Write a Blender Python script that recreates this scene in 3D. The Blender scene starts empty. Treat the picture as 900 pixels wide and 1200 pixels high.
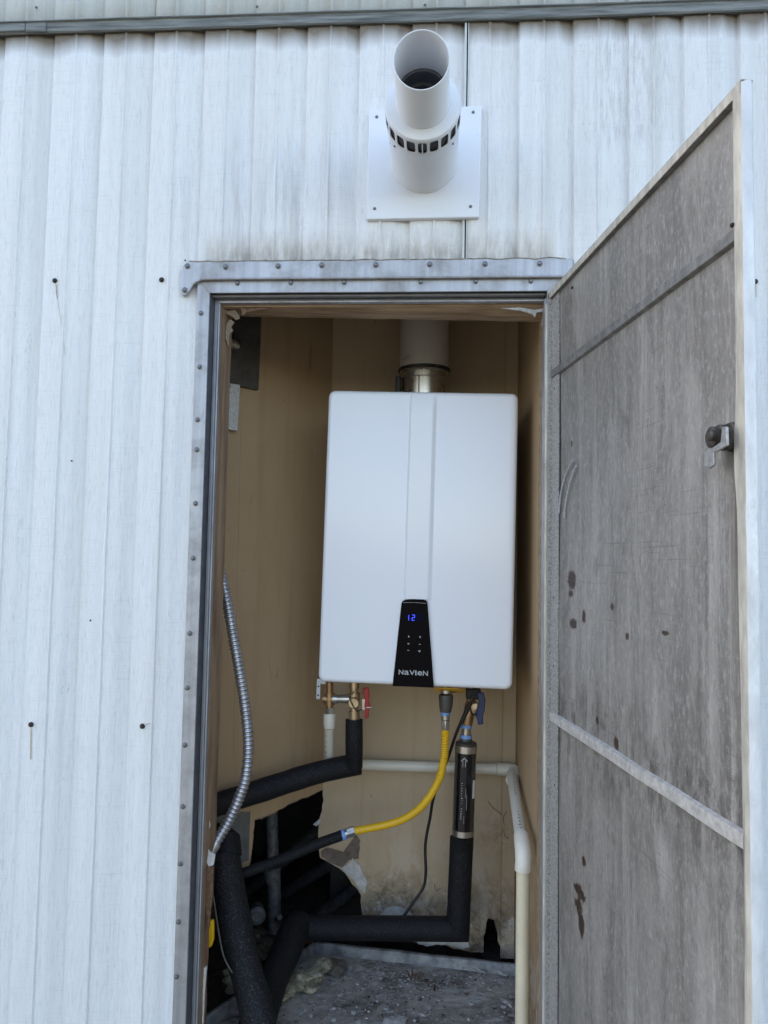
import bpy, bmesh, math, random
from mathutils import Vector, Matrix, noise
random.seed(7)
S = bpy.context.scene
COL = S.collection
R = math.radians

# ---------------------------------------------------------------- camera
CAMP = Vector((0.0, -1.5, 1.6))
cd = bpy.data.cameras.new('camera')
cam = bpy.data.objects.new('camera', cd); COL.objects.link(cam)
cd.sensor_fit = 'VERTICAL'; cd.sensor_height = 36.0; cd.lens = 27.0
cd.clip_start = 0.02; cd.clip_end = 2000
up = Vector((0.01782, 0.9978, -0.0641)).normalized()      # world z seen from the camera
fw = Vector((61.0, -58.9, -900.0)); fw = (fw - up * fw.dot(up)).normalized()   # world y
rt = fw.cross(up)                                         # world x
ROT = Matrix((rt, fw, up))                                # camera -> world
cam.matrix_world = Matrix.Translation(CAMP) @ ROT.to_4x4()
S.camera = cam

def ray(px, py):
    return (ROT @ Vector((px - 450, 600 - py, -900))).normalized()
def at(px, py, Y):                                        # photo point on the plane y = Y
    d = ray(px, py); return CAMP + d * ((Y - CAMP.y) / d.y)
def atz(px, py, Z):
    d = ray(px, py); return CAMP + d * ((Z - CAMP.z) / d.z)
def atp(px, py, p0, n):
    d = ray(px, py); return CAMP + d * ((p0 - CAMP).dot(n) / d.dot(n))

# ---------------------------------------------------------------- world, sun, exposure
W = bpy.data.worlds.new('World'); S.world = W; W.use_nodes = True
nt = W.node_tree; nt.nodes.clear()
wo = nt.nodes.new('ShaderNodeOutputWorld'); bg = nt.nodes.new('ShaderNodeBackground')
sky = nt.nodes.new('ShaderNodeTexSky'); sky.sky_type = 'NISHITA'; sky.sun_disc = False
SUN_EL, SUN_AZ = R(34), R(-50)
sky.sun_elevation = SUN_EL; sky.sun_rotation = SUN_AZ
sky.air_density = 1.0; sky.dust_density = 1.6; sky.ozone_density = 1.0
tint = nt.nodes.new('ShaderNodeMix'); tint.data_type = 'RGBA'; tint.blend_type = 'MULTIPLY'; tint.inputs[0].default_value = 1   # white balance of the daylight
tint.inputs[7].default_value = (1.165, 1.045, .955, 1); nt.links.new(sky.outputs[0], tint.inputs[6])
nt.links.new(tint.outputs[2], bg.inputs[0]); bg.inputs[1].default_value = 0.12
nt.links.new(bg.outputs[0], wo.inputs[0])
sl = bpy.data.lights.new('sun', 'SUN'); sl.energy = 3.0; sl.angle = R(0.5); sl.color = (1, 0.95, 0.87)
so = bpy.data.objects.new('sun', sl); COL.objects.link(so)
sd = Vector((math.sin(SUN_AZ) * math.cos(SUN_EL), math.cos(SUN_AZ) * math.cos(SUN_EL), math.sin(SUN_EL)))
so.rotation_euler = sd.to_track_quat('Z', 'Y').to_euler(); so.location = (0, 6, 8)
S.view_settings.view_transform = 'Standard'; S.view_settings.look = 'None'
S.view_settings.exposure = 2.42; S.view_settings.gamma = 1.0

# ---------------------------------------------------------------- materials
class NT:
    def __init__(s, name):
        s.m = bpy.data.materials.new(name); s.m.use_nodes = True
        s.t = s.m.node_tree; s.b = s.t.nodes['Principled BSDF']
        g = s.t.nodes.new('ShaderNodeNewGeometry'); s.pos = g.outputs['Position']
    def n(s, typ, **kw):
        x = s.t.nodes.new('ShaderNode' + typ)
        for k, v in kw.items(): setattr(x, k, v)
        return x
    def l(s, a, b): s.t.links.new(a, b)
    def put(s, sock, v):
        if hasattr(v, 'is_output') or isinstance(v, bpy.types.NodeSocket): s.l(v, sock)
        elif isinstance(v, (tuple, list)) and len(v) == 3 and sock.type == 'RGBA': sock.default_value = (*v, 1)
        else: sock.default_value = v
    def scale(s, v, sc, rot=None, loc=None):
        x = s.n('Mapping'); s.l(v, x.inputs[0]); x.inputs['Scale'].default_value = sc
        if rot: x.inputs['Rotation'].default_value = rot
        if loc: x.inputs['Location'].default_value = loc
        return x.outputs[0]
    def noise(s, sc=(1, 1, 1), scale=1.0, detail=4, rough=.55, dist=0, vec=None, loc=None):
        x = s.n('TexNoise'); s.l(s.scale(vec or s.pos, sc, loc=loc), x.inputs['Vector'])
        x.inputs['Scale'].default_value = scale; x.inputs['Detail'].default_value = detail
        x.inputs['Roughness'].default_value = rough; x.inputs['Distortion'].default_value = dist
        return x.outputs[0]
    def vor(s, sc, scale, feature='F1'):
        x = s.n('TexVoronoi', feature=feature); s.l(s.scale(s.pos, sc), x.inputs['Vector'])
        x.inputs['Scale'].default_value = scale; return x.outputs[0]
    def mr(s, v, a, b, c=0.0, d=1.0):
        x = s.n('MapRange'); s.put(x.inputs[0], v)
        for i, q in enumerate((a, b, c, d)): x.inputs[i + 1].default_value = q
        return x.outputs[0]
    def mix(s, f, a, b):
        x = s.n('Mix', data_type='RGBA'); s.put(x.inputs[0], f); s.put(x.inputs[6], a); s.put(x.inputs[7], b)
        return x.outputs[2]
    def mul(s, a, b, op='MULTIPLY'):
        x = s.n('Math', operation=op); s.put(x.inputs[0], a); s.put(x.inputs[1], b); return x.outputs[0]
    def xyz(s, v=None):
        x = s.n('SeparateXYZ'); s.l(v or s.pos, x.inputs[0]); return x.outputs
    def bump(s, h, strength=.3, dist=.001, prev=None):
        x = s.n('Bump'); s.put(x.inputs['Height'], h); x.inputs['Strength'].default_value = strength
        x.inputs['Distance'].default_value = dist
        if prev: s.l(prev, x.inputs['Normal'])
        s.l(x.outputs[0], s.b.inputs['Normal']); return x.outputs[0]
    def set(s, color=None, rough=None, metal=None, spec=None, **kw):
        if color is not None: s.put(s.b.inputs['Base Color'], color)
        if rough is not None: s.put(s.b.inputs['Roughness'], rough)
        if metal is not None: s.put(s.b.inputs['Metallic'], metal)
        if spec is not None: s.b.inputs['Specular IOR Level'].default_value = spec
        for k, v in kw.items(): s.put(s.b.inputs[k.replace('_', ' ')], v)
        return s.m

def zones(q, x0, x1, z0, z1, soft=.03):
    """soft box mask in world x,z"""
    X, Y, Z = q.xyz()
    a = q.mul(q.mr(X, x0 - soft, x0 + soft), q.mr(X, x1 - soft, x1 + soft, 1, 0))
    b = q.mul(q.mr(Z, z0 - soft, z0 + soft), q.mr(Z, z1 - soft, z1 + soft, 1, 0))
    return q.mul(a, b)

ZR = at(450, 30, 0).z      # underside of the drip rail
ZF = at(450, 308, 0).z     # top of the door cap

def mat_siding(name, base, warm=0.0, dirt_shade=1.0):
    q = NT(name)
    streak = q.noise((34, 34, .9), 1, 5, .6)
    patch = q.noise((3, 3, 1.2), 1, 4)
    c = q.mix(q.mr(streak, .38, .68), base, tuple(b * k for b, k in zip(base, (.90, .905, .90))))
    c = q.mix(q.mul(q.mr(patch, .42, .68), .45), c, (base[0] * .97, base[1] * .93, base[2] * .86))
    fine = q.noise((230, 230, 26), 1, 5, .75, 1.0)
    c = q.mix(q.mul(q.mr(fine, .50, .68), .34), c, (.36, .37, .385))
    c = q.mix(q.mul(q.mr(q.noise((12, 12, 420), 1, 3, .6, .3, loc=(1, 5, 2)), .58, .66), .22), c, (.42, .43, .44))
    c = q.mix(q.mul(q.mr(q.noise((20, 20, .5), 1, 4, .65, 0, loc=(8, 5, 2)), .50, .66), .30), c, (.50, .50, .48))
    # specks and scuffs
    sp = q.noise((160, 160, 60), 1, 3, .8)
    area = q.mr(q.noise((5, 5, 2.2), 1, 2), .56, .68)
    c = q.mix(q.mul(q.mul(q.mr(sp, .64, .68), area), .55), c, (.16, .15, .14))
    # grime and painted-in shadow below the rail, in a scalloped line
    X, Y, Z = q.xyz()
    sc = q.noise((14, 0, 0), 1, 2)
    edge = q.mul(sc, .07)
    top = q.mr(q.mul(Z, edge, 'ADD'), ZR - .012, ZR + .028)
    c = q.mix(q.mul(top, .85 * dirt_shade), c, (.15, .11, .065))
    # weathered grey band over the door cap
    g = zones(q, -.46, .20, ZF - .01, ZF + .045, .03)
    gn = q.mr(q.noise((55, 55, 12), 1, 5, .7), .40, .62)
    c = q.mix(q.mul(q.mul(g, gn), .65 * dirt_shade), c, (.27, .25, .235))
    g2 = zones(q, -.48, -.26, ZF + .0, ZF + .24, .09)
    gs = q.mr(q.noise((60, 60, 4), 1, 4, .6), .45, .65)
    c = q.mix(q.mul(q.mul(g2, gs), .5 * dirt_shade), c, (.27, .24, .22))
    # grey run of dirt under the rail at the right
    g3 = zones(q, .30, .45, ZR - .26, ZR + .02, .035)
    gr = q.mr(q.noise((110, 110, 12), 1, 7, .85), .46, .66)
    c = q.mix(q.mul(q.mul(g3, gr), .42 * dirt_shade), c, (.15, .14, .14))
    q.set(c, .48, 0, .45)
    wood = q.noise((210, 210, 16), 1, 5, .7, 1.2)
    b1 = q.bump(wood, .9, .0016)
    cross = q.noise((9, 9, 330), 1, 2, .5)
    b2 = q.bump(cross, .22, .0009, b1)
    q.bump(q.noise((7, 7, 3), 1, 2), .5, .006, b2)
    return q.m

def mat_simple(name, col, rough=.5, metal=0, var=.15, vs=60, bump=.1, bd=.0006, sc=(1, 1, 1), col2=None, spec=.5, **kw):
    q = NT(name)
    n = q.noise(sc, vs, 5, .6)
    c2 = col2 or tuple(c * (1 - var * 2) for c in col)
    c = q.mix(q.mr(n, .35, .7), col, c2)
    q.set(c, q.mr(n, .2, .8, rough * .85, min(1, rough * 1.15)), metal, spec, **kw)
    if bump: q.bump(q.noise(sc, vs * 3, 4, .6), bump, bd)
    return q.m

def mat_aluminium():
    q = NT('mill_aluminium')
    n = q.noise((90, 90, 3), 1, 4); n2 = q.noise((12, 12, 12), 1, 5, .7)
    c = q.mix(q.mr(n, .3, .7), (.42, .425, .445), (.31, .315, .335))
    c = q.mix(q.mul(q.mr(n2, .45, .66), .6), c, (.20, .19, .18))
    sp = q.mr(q.noise((300, 300, 200), 1, 2), .70, .74)
    c = q.mix(q.mul(sp, .5), c, (.12, .10, .09))
    q.set(c, q.mr(n2, .3, .7, .38, .6), .55)
    q.bump(q.noise((150, 150, 30), 1, 4), .15, .0008)
    return q.m

def mat_paper_wall(name, base, dark=1.0):
    q = NT(name)
    X, Y, Z = q.xyz()
    big = q.noise((2.2, 2.2, 1.3), 1, 5, .6)
    c = q.mix(q.mr(big, .35, .7), base, tuple(b * k for b, k in zip(base, (.82, .78, .70))))
    st = q.noise((26, 26, 1.6), 1, 5, .65, .4)
    c = q.mix(q.mul(q.mr(st, .52, .74), .35), c, (base[0] * .62, base[1] * .5, base[2] * .38))
    drip = q.noise((16, 16, 3.5), 1, 6, .72, 1.2, loc=(3.1, 0, 0))
    c = q.mix(q.mul(q.mr(drip, .65, .70), .4), c, (.22, .11, .035))
    # mould and dirt near the floor
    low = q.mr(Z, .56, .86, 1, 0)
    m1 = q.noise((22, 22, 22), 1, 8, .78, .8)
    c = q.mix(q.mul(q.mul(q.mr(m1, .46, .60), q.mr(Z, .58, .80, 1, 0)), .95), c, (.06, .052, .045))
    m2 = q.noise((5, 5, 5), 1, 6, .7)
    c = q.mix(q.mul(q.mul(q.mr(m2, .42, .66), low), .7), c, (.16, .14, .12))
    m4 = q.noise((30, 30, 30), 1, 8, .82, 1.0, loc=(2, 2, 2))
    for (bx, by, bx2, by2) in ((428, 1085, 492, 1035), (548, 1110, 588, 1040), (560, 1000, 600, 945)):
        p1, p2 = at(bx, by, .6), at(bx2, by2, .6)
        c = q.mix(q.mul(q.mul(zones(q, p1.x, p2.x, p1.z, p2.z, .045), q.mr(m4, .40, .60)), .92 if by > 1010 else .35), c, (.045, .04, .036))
    wh = q.mr(q.noise((30, 30, 30), 1, 5, .7, loc=(7, 2, 1)), .58, .62)
    c = q.mix(q.mul(q.mul(wh, q.mr(Z, .62, .84, 1, 0)), .8), c, (.62, .60, .56))
    c = q.mix(q.mul(q.mul(q.mr(q.noise((7, 7, 5), 1, 6, .7, .8, loc=(4, 4, 8)), .50, .58), q.mr(Z, .72, .98, 1, 0)), .45), c, (.60, .54, .46))
    cr = q.mr(q.noise((90, 90, 60), 1, 3, .7), .70, .73)
    c = q.mix(q.mul(cr, .5), c, (.08, .05, .03))
    q.set(c, .62, 0, .35)
    b = q.bump(q.noise((14, 14, 14), 1, 5), .35, .004)
    q.bump(q.noise((140, 140, 90), 1, 4), .12, .001, b)
    return q.m

def mat_door_inner():
    q = NT('weathered_inner_skin')
    X, Y, Z = q.xyz()
    big = q.noise((4, 4, 1.2), 1, 5, .6)
    c = q.mix(q.mr(big, .35, .65), (.27, .252, .23), (.15, .142, .13))
    s1 = q.noise((90, 34, 1.3), 1, 6, .7)
    c = q.mix(q.mul(q.mul(q.mr(s1, .48, .66), q.mr(q.noise((7, 7, 3), 1, 4, loc=(1, 8, 8)), .40, .62)), .75), c, (.44, .42, .39))
    s2 = q.noise((60, 22, 2.2), 1, 5, .7, loc=(4, 4, 4))
    c = q.mix(q.mul(q.mr(s2, .50, .66), .65), c, (.115, .10, .09))
    gr = q.noise((260, 160, 75), 1, 5, .8)
    c = q.mix(q.mul(q.mr(gr, .50, .64), .55), c, (.40, .39, .37))
    gr2 = q.noise((200, 140, 60), 1, 5, .8, loc=(2, 9, 1))
    c = q.mix(q.mul(q.mr(gr2, .54, .66), .5), c, (.09, .085, .08))
    tc = q.n('TexCoord'); U, N_, V = q.xyz(tc.outputs['Object'])      # metres from the hinge / above the door foot
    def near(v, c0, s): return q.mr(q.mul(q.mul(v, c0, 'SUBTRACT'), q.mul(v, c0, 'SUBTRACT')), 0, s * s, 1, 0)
    m = q.noise((14, 14, 8), 1, 8, .8, .7); m3 = q.noise((30, 30, 14), 1, 7, .82, .5, loc=(5, 1, 3))
    low = q.mr(V, .25, 1.0, 1, 0)
    c = q.mix(q.mul(q.mul(q.mr(m, .52, .66), low), .65), c, (.085, .07, .058))
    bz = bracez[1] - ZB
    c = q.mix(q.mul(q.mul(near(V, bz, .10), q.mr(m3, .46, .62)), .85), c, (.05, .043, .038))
    c = q.mix(q.mul(q.mr(m3, .66, .70), .75), c, (.075, .05, .035))
    wash = q.mr(q.noise((8, 8, 1.6), 1, 6, .7, .5, loc=(3, 9, 2)), .50, .66)
    c = q.mix(q.mul(wash, .45), c, (.42, .40, .37))
    mott = q.mr(q.noise((11, 11, 3.5), 1, 8, .82, .9, loc=(1, 2, 8)), .52, .66)
    c = q.mix(q.mul(mott, .62), c, (.095, .08, .068))
    # brown run of grime below the latch
    g = q.mul(q.mul(q.mr(U, ul - .012, ul + .004), q.mr(V, zlat - ZB - .42, zlat - ZB - .05)), q.mr(V, zlat - ZB - .01, zlat - ZB, 1, 0))
    gn = q.mr(q.noise((160, 160, 5), 1, 4, .7), .34, .60)
    c = q.mix(q.mul(g, gn), c, (.10, .082, .058))
    # paint flaked down to rust, each spot with a ragged bleeding edge
    rn = q.noise((95, 75, 60), 1, 7, .8, .8, loc=(6, 6, 1))
    for (sx_, sy_, ra, rb) in ((670, 680, .022, .018), (669, 696, .012, .007), (672, 731, .018, .009), (684, 722, .008, .012), (679, 1045, .026, .012), (678, 1062, .018, .016), (681, 1084, .014, .020), (684, 1010, .009, .008), (654, 774, .010, .005), (717, 711, .007, .006), (669, 520, .004, .006), (722, 871, .010, .010), (735, 745, .006, .006), (780, 742, .010, .003), (700, 845, .006, .008)):
        u0_, v0_ = don(sx_, sy_, REC); v0_ -= ZB
        a_ = q.mul(q.mul(U, u0_, 'SUBTRACT'), ra, 'DIVIDE'); b_ = q.mul(q.mul(V, v0_, 'SUBTRACT'), rb, 'DIVIDE')
        d_ = q.mul(q.mul(q.mul(a_, a_), q.mul(b_, b_), 'ADD'), q.mul(q.mul(rn, .5, 'SUBTRACT'), 4.2), 'ADD')
        c = q.mix(q.mul(q.mr(d_, .9, 1.8, 1, 0), .35), c, (.16, .11, .075))
        c = q.mix(q.mr(d_, .72, .98, 1, 0), c, (.042, .026, .018))
    # dry scratches
    sx = q.mr(q.noise((5, 5, 300), 1, 3, .5, .35), .63, .66)
    c = q.mix(q.mul(sx, q.mul(q.mr(q.noise((6, 6, 4), 1, 2), .5, .6), .45)), c, (.11, .10, .095))
    q.set(c, .55, .15, .5)
    b = q.bump(q.noise((60, 30, 8), 1, 4), .3, .002)
    q.bump(gr, .35, .0009, b)
    return q.m

M = {}
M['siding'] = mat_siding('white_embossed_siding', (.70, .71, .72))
M['siding_up'] = mat_siding('upper_embossed_siding', (.52, .565, .575), dirt_shade=0)
M['rail'] = mat_simple('weathered_rail', (.21, .225, .22), .6, .1, .25, 1, .6, .002, (10, 160, 160), (.07, .078, .075))
M['alu'] = mat_aluminium()
M['gasket'] = mat_simple('dark_gasket', (.10, .105, .12), .6, 0, .2, 40)
M['channel'] = mat_simple('grey_channel', (.30, .31, .335), .45, .4, .12, 30)
M['screw'] = mat_simple('screw_steel', (.20, .20, .21), .45, .7, .2, 300)
M['black_screw'] = mat_simple('rusted_black_screw', (.035, .022, .018), .6, .3, .2, 300)
M['rust_run'] = mat_simple('rust_run', (.50, .42, .33), .7, 0, .2, 80)
M['wood'] = mat_simple('bare_wood', (.30, .205, .125), .75, 0, .3, 1, .5, .002, (40, 40, 5), (.13, .075, .04))
M['headwood'] = mat_simple('head_board_wood', (.36, .26, .165), .75, 0, .3, 1, .5, .002, (7, 60, 60), (.17, .10, .055))
M['closet'] = mat_paper_wall('beige_closet_lining', (.48, .345, .21))
M['closet_back'] = mat_paper_wall('beige_closet_back', (.55, .435, .30))
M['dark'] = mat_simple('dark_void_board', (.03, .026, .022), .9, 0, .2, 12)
M['bare'] = mat_simple('bare_grey_board', (.17, .165, .155), .8, 0, .2, 20, .3)
M['paper'] = mat_simple('torn_paper', (.62, .60, .57), .8, 0, .15, 60, .6, .002)
M['pan'] = mat_simple('galvanised_pan', (.42, .44, .47), .42, .6, .2, 25, .3, .001, (1, 1, 1), (.13, .14, .155))
M['enamel'] = mat_simple('white_enamel', (.79, .81, .85), .16, 0, .004, 5, 0)
M['vent'] = mat_simple('white_powder_coat', (.66, .685, .725), .30, 0, .01, 30, .02)
M['pp'] = mat_simple('grey_plastic_flue', (.45, .42, .36), .45, 0, .03, 10, 0)
M['steel'] = mat_simple('stainless', (.60, .55, .48), .28, .95, .06, 30)
M['black_gloss'] = mat_simple('black_glass', (.0015, .0015, .003), .06, 0, 0, 5, 0, spec=.10)
M['rubber'] = mat_simple('black_rubber', (.015, .015, .016), .55, 0, .2, 100)
M['brass'] = mat_simple('dull_brass', (.42, .27, .14), .40, .8, .2, 60, .2)
M['brass2'] = mat_simple('pale_brass', (.55, .42, .27), .35, .8, .15, 60, .2)
M['red'] = mat_simple('red_handle', (.42, .012, .02), .35, 0, .1, 30)
M['blue'] = mat_simple('blue_handle', (.012, .03, .12), .35, 0, .1, 30)
M['blue_ring'] = mat_simple('blue_ring', (.20, .36, .72), .45, 0, .05, 30)
M['pvc'] = mat_simple('white_pvc', (.72, .68, .58), .38, 0, .04, 14, 0)
M['pvc_old'] = mat_simple('yellowed_pvc', (.72, .64, .46), .4, 0, .07, 10, 0)
M['yellow'] = mat_simple('yellow_coating', (.78, .46, .012), .38, 0, .04, 20, 0)
M['plug'] = mat_simple('dark_fitting', (.11, .11, .105), .5, .3, .15, 60)
M['nickel'] = mat_simple('nickel_nut', (.55, .53, .50), .3, .9, .1, 60)
M['clearpipe'] = mat_simple('smoky_clear_pipe', (.065, .06, .052), .10, .2, .1, 20, 0)
M['label'] = mat_simple('black_label', (.006, .006, .010), .14, 0, .05, 20, 0)
M['print'] = mat_simple('grey_print', (.42, .42, .42), .5, 0, .05, 20, 0)
M['inkprint'] = mat_simple('ink_print', (.05, .05, .06), .6, 0, .05, 20, 0)
M['white_tag'] = mat_simple('white_tag', (.7, .7, .7), .5, 0, .05, 20, 0)
M['lock_metal'] = mat_simple('worn_lock_metal', (.10, .09, .08), .5, .7, .3, 200, .4)
M['plate'] = mat_simple('galvanised_plate', (.80, .81, .78), .5, .35, .15, 150, .2)
M['boxmetal'] = mat_simple('dull_box_metal', (.12, .11, .10), .6, .3, .2, 30, .2)
M['conduit'] = mat_simple('conduit_steel', (.50, .51, .54), .34, .85, .15, 60, .1)
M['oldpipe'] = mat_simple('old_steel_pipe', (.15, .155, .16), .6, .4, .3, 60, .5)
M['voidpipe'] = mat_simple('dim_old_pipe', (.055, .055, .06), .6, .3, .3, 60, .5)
M['wool'] = mat_simple('glass_wool', (.46, .42, .30), .95, 0, .3, 50, .8, .004)
M['flake'] = mat_simple('paint_flake', (.50, .49, .47), .7, 0, .2, 90, .3)
M['leaf'] = mat_simple('dry_leaf', (.16, .09, .05), .8, 0, .3, 120, .4)
M['rimw'] = mat_simple('old_white_rim', (.52, .49, .42), .5, .1, .2, 70, .4, .001, (1, 1, .25), (.30, .28, .24))
M['rimedge'] = mat_simple('white_door_edge', (.66, .67, .68), .35, .1, .12, 50, .9, .002, (1, 1, .35))
M['brace'] = mat_simple('grey_brace', (.22, .215, .205), .55, .3, .25, 60, .3)
M['brace_pale'] = mat_simple('pale_brace', (.50, .48, .45), .6, .1, .2, 90, .3)
M['rustspot'] = mat_simple('flaked_rust', (.085, .045, .03), .85, 0, .3, 150, .6)
M['scuff'] = mat_simple('chalk_scuff', (.42, .43, .45), .7, 0, .2, 200, 0)
M['ground'] = mat_simple('dry_gravel_ground', (.125, .115, .09), .9, 0, .25, 9, .6, .02)
M['roofmat'] = mat_simple('roof_metal', (.5, .5, .5), .5, .2, .1, 3)
M['bitten'] = mat_simple('crumbled_board', (.30, .235, .17), .85, 0, .3, 220, .7, .003)
M['pinkwood'] = mat_simple('pinkish_wood', (.26, .12, .08), .8, 0, .2, 30, .3)

def mat_foam(name, amt, col2):
    q = NT(name)
    n = q.noise((1, 1, 1), 300, 4, .75)
    c = q.mix(q.mul(q.mr(n, .55, .66), amt), (.0065, .0065, .008), col2)
    q.set(c, .65, 0, .3); q.bump(n, .8, .0016)
    return q.m
M['foam'] = mat_foam('black_pipe_foam', .8, (.05, .052, .065))
M['foam_speck'] = mat_foam('speckled_pipe_foam', .9, (.085, .088, .10))

def mat_emit(name, col, st):
    q = NT(name); q.set((.002, .002, .006), .4, spec=.05)
    q.b.inputs['Emission Color'].default_value = (*col, 1); q.b.inputs['Emission Strength'].default_value = st
    return q.m
M['led'] = mat_emit('blue_display_digits', (.05, .09, 1.0), .55)
M['led_dim'] = mat_emit('dim_display_field', (.0, .0, .25), .006)

def mat_panfloor():
    q = NT('dirty_pan_floor')
    a = q.noise((5, 7, 5), 1, 8, .72, .8)
    c = q.mix(q.mr(a, .40, .62), (.47, .44, .40), (.12, .107, .095))
    b = q.noise((45, 45, 45), 1, 7, .8)
    c = q.mix(q.mul(q.mr(b, .52, .66), .7), c, (.035, .03, .028))
    w = q.noise((16, 26, 20), 1, 8, .8, 1.2, loc=(3, 1, 0))
    c = q.mix(q.mul(q.mr(w, .52, .60), .85), c, (.58, .57, .55))
    w2 = q.noise((70, 70, 70), 1, 4, .8, .6, loc=(3, 7, 0))
    c = q.mix(q.mul(q.mr(w2, .64, .68), .7), c, (.50, .48, .45))
    r = q.noise((18, 18, 18), 1, 6, .75, loc=(9, 1, 0))
    c = q.mix(q.mul(q.mr(r, .60, .66), .6), c, (.16, .085, .045))
    q.set(c, q.mr(a, .3, .7, .45, .85), .15); q.bump(b, .8, .004)
    return q.m
M['panfloor'] = mat_panfloor()

# ---------------------------------------------------------------- mesh helpers
def basis(axis):
    a = Vector(axis).normalized()
    t = Vector((0, 0, 1)) if abs(a.z) < .9 else Vector((1, 0, 0))
    u = t.cross(a).normalized(); return u, a.cross(u), a

class MB:
    def __init__(s): s.v = []; s.f = []
    def add(s, vs, fs):
        o = len(s.v); s.v += [Vector(v) for v in vs]; s.f += [tuple(i + o for i in f) for f in fs]; return s
    def box(s, x0, x1, y0, y1, z0, z1):
        v = [(x, y, z) for z in (z0, z1) for y in (y0, y1) for x in (x0, x1)]
        return s.add(v, [(0, 2, 3, 1), (4, 5, 7, 6), (0, 1, 5, 4), (2, 6, 7, 3), (0, 4, 6, 2), (1, 3, 7, 5)])
    def obox(s, c, ax, ay, az):
        c = Vector(c); ax, ay, az = Vector(ax), Vector(ay), Vector(az)
        v = [c + ax * i + ay * j + az * k for k in (-1, 1) for j in (-1, 1) for i in (-1, 1)]
        return s.add(v, [(0, 2, 3, 1), (4, 5, 7, 6), (0, 1, 5, 4), (2, 6, 7, 3), (0, 4, 6, 2), (1, 3, 7, 5)])
    def bar(s, a, b, w, h, up=(0, 0, 1)):
        a, b = Vector(a), Vector(b); d = (b - a)
        side = d.cross(Vector(up)).normalized(); u = side.cross(d).normalized()
        return s.obox((a + b) / 2, side * w / 2, d / 2, u * h / 2)
    def tube(s, pts, r, n=20, caps=True):
        pts = [Vector(p) for p in pts]; N = len(pts)
        rr = r if isinstance(r, (list, tuple)) else [r] * N
        t0 = (pts[1] - pts[0]).normalized(); u, w, _ = basis(t0)
        rings = []; tp = t0
        for i, p in enumerate(pts):
            t = (pts[min(i + 1, N - 1)] - pts[max(i - 1, 0)]).normalized()
            ax = tp.cross(t)
            if ax.length > 1e-6:
                q = Matrix.Rotation(tp.angle(t), 3, ax); u = q @ u; w = q @ w
            tp = t
            rings.append([p + (u * math.cos(2 * math.pi * k / n) + w * math.sin(2 * math.pi * k / n)) * rr[i] for k in range(n)])
        vs = [v for g in rings for v in g]; fs = []
        for i in range(N - 1):
            for k in range(n):
                a = i * n + k; b = i * n + (k + 1) % n; fs.append((a, b, b + n, a + n))
        if caps: fs += [tuple(range(n))[::-1], tuple((N - 1) * n + k for k in range(n))]
        return s.add(vs, fs)
    def lathe(s, prof, c, axis, n=32):
        c = Vector(c); u, w, a = basis(axis); vs = []; fs = []
        for r, h in prof:
            for k in range(n):
                t = 2 * math.pi * k / n; vs.append(c + a * h + (u * math.cos(t) + w * math.sin(t)) * r)
        for i in range(len(prof) - 1):
            for k in range(n):
                p = i * n + k; q = i * n + (k + 1) % n; fs.append((p, q, q + n, p + n))
        return s.add(vs, fs)
    def prism(s, poly, ext):
        n = len(poly); ext = Vector(ext); a = [Vector(p) for p in poly]
        fs = [tuple(range(n)), tuple(range(2 * n - 1, n - 1, -1))]
        for i in range(n): j = (i + 1) % n; fs.append((i, i + n, j + n, j))
        return s.add(a + [p + ext for p in a], fs)
    def build(s, name, m, parent=None, bevel=0, seg=2, smooth=True, label=None, sub=0):
        me = bpy.data.meshes.new(name)
        inv = parent.matrix_world.inverted() if parent else Matrix()
        me.from_pydata([inv @ v for v in s.v], [], s.f)
        bm = bmesh.new(); bm.from_mesh(me); bmesh.ops.recalc_face_normals(bm, faces=bm.faces)
        if sub:
            pass
        bm.to_mesh(me); bm.free()
        me.materials.append(m)
        if smooth:
            me.shade_smooth(); me.set_sharp_from_angle(angle=R(38))
        o = bpy.data.objects.new(name, me); COL.objects.link(o)
        if parent:
            o.parent = parent; o.matrix_world = parent.matrix_world.copy()
        if bevel:
            b = o.modifiers.new('bevel', 'BEVEL'); b.width = bevel; b.segments = seg; b.limit_method = 'ANGLE'; b.angle_limit = R(40)
            b.harden_normals = False
        if label: o['label'] = label
        return o

def tag(o, label, cat, group=None, kind=None):
    if label: o['label'] = label
    if cat: o['category'] = cat
    if group: o['group'] = group
    if kind: o['kind'] = kind
    return o
def thing(name, label, cat, loc, group=None):
    o = bpy.data.objects.new(name, None); COL.objects.link(o); o.empty_display_size = .05
    o.location = loc; o.matrix_world = Matrix.Translation(Vector(loc)); return tag(o, label, cat, group)

_smesh = {}
def screw(p, nrm, parent, r=.0055, m='screw', rust=False):
    key = (round(r, 4), m)
    if key not in _smesh:
        b = MB()
        b.lathe([(r, 0), (r, r * .22), (r * .72, r * .3), (r * .70, r * .75), (r * .5, r * .95), (0.0002, r * 1.0)], (0, 0, 0), (0, 0, 1), 12)
        o = b.build('screw_head', M[m]); _smesh[key] = o.data; bpy.data.objects.remove(o)
    o = bpy.data.objects.new('screw', _smesh[key]); COL.objects.link(o)
    o.parent = parent
    mw = Vector(nrm).to_track_quat('Z', 'Y').to_matrix().to_4x4(); mw.translation = Vector(p)
    o.matrix_world = mw
    return o

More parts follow.
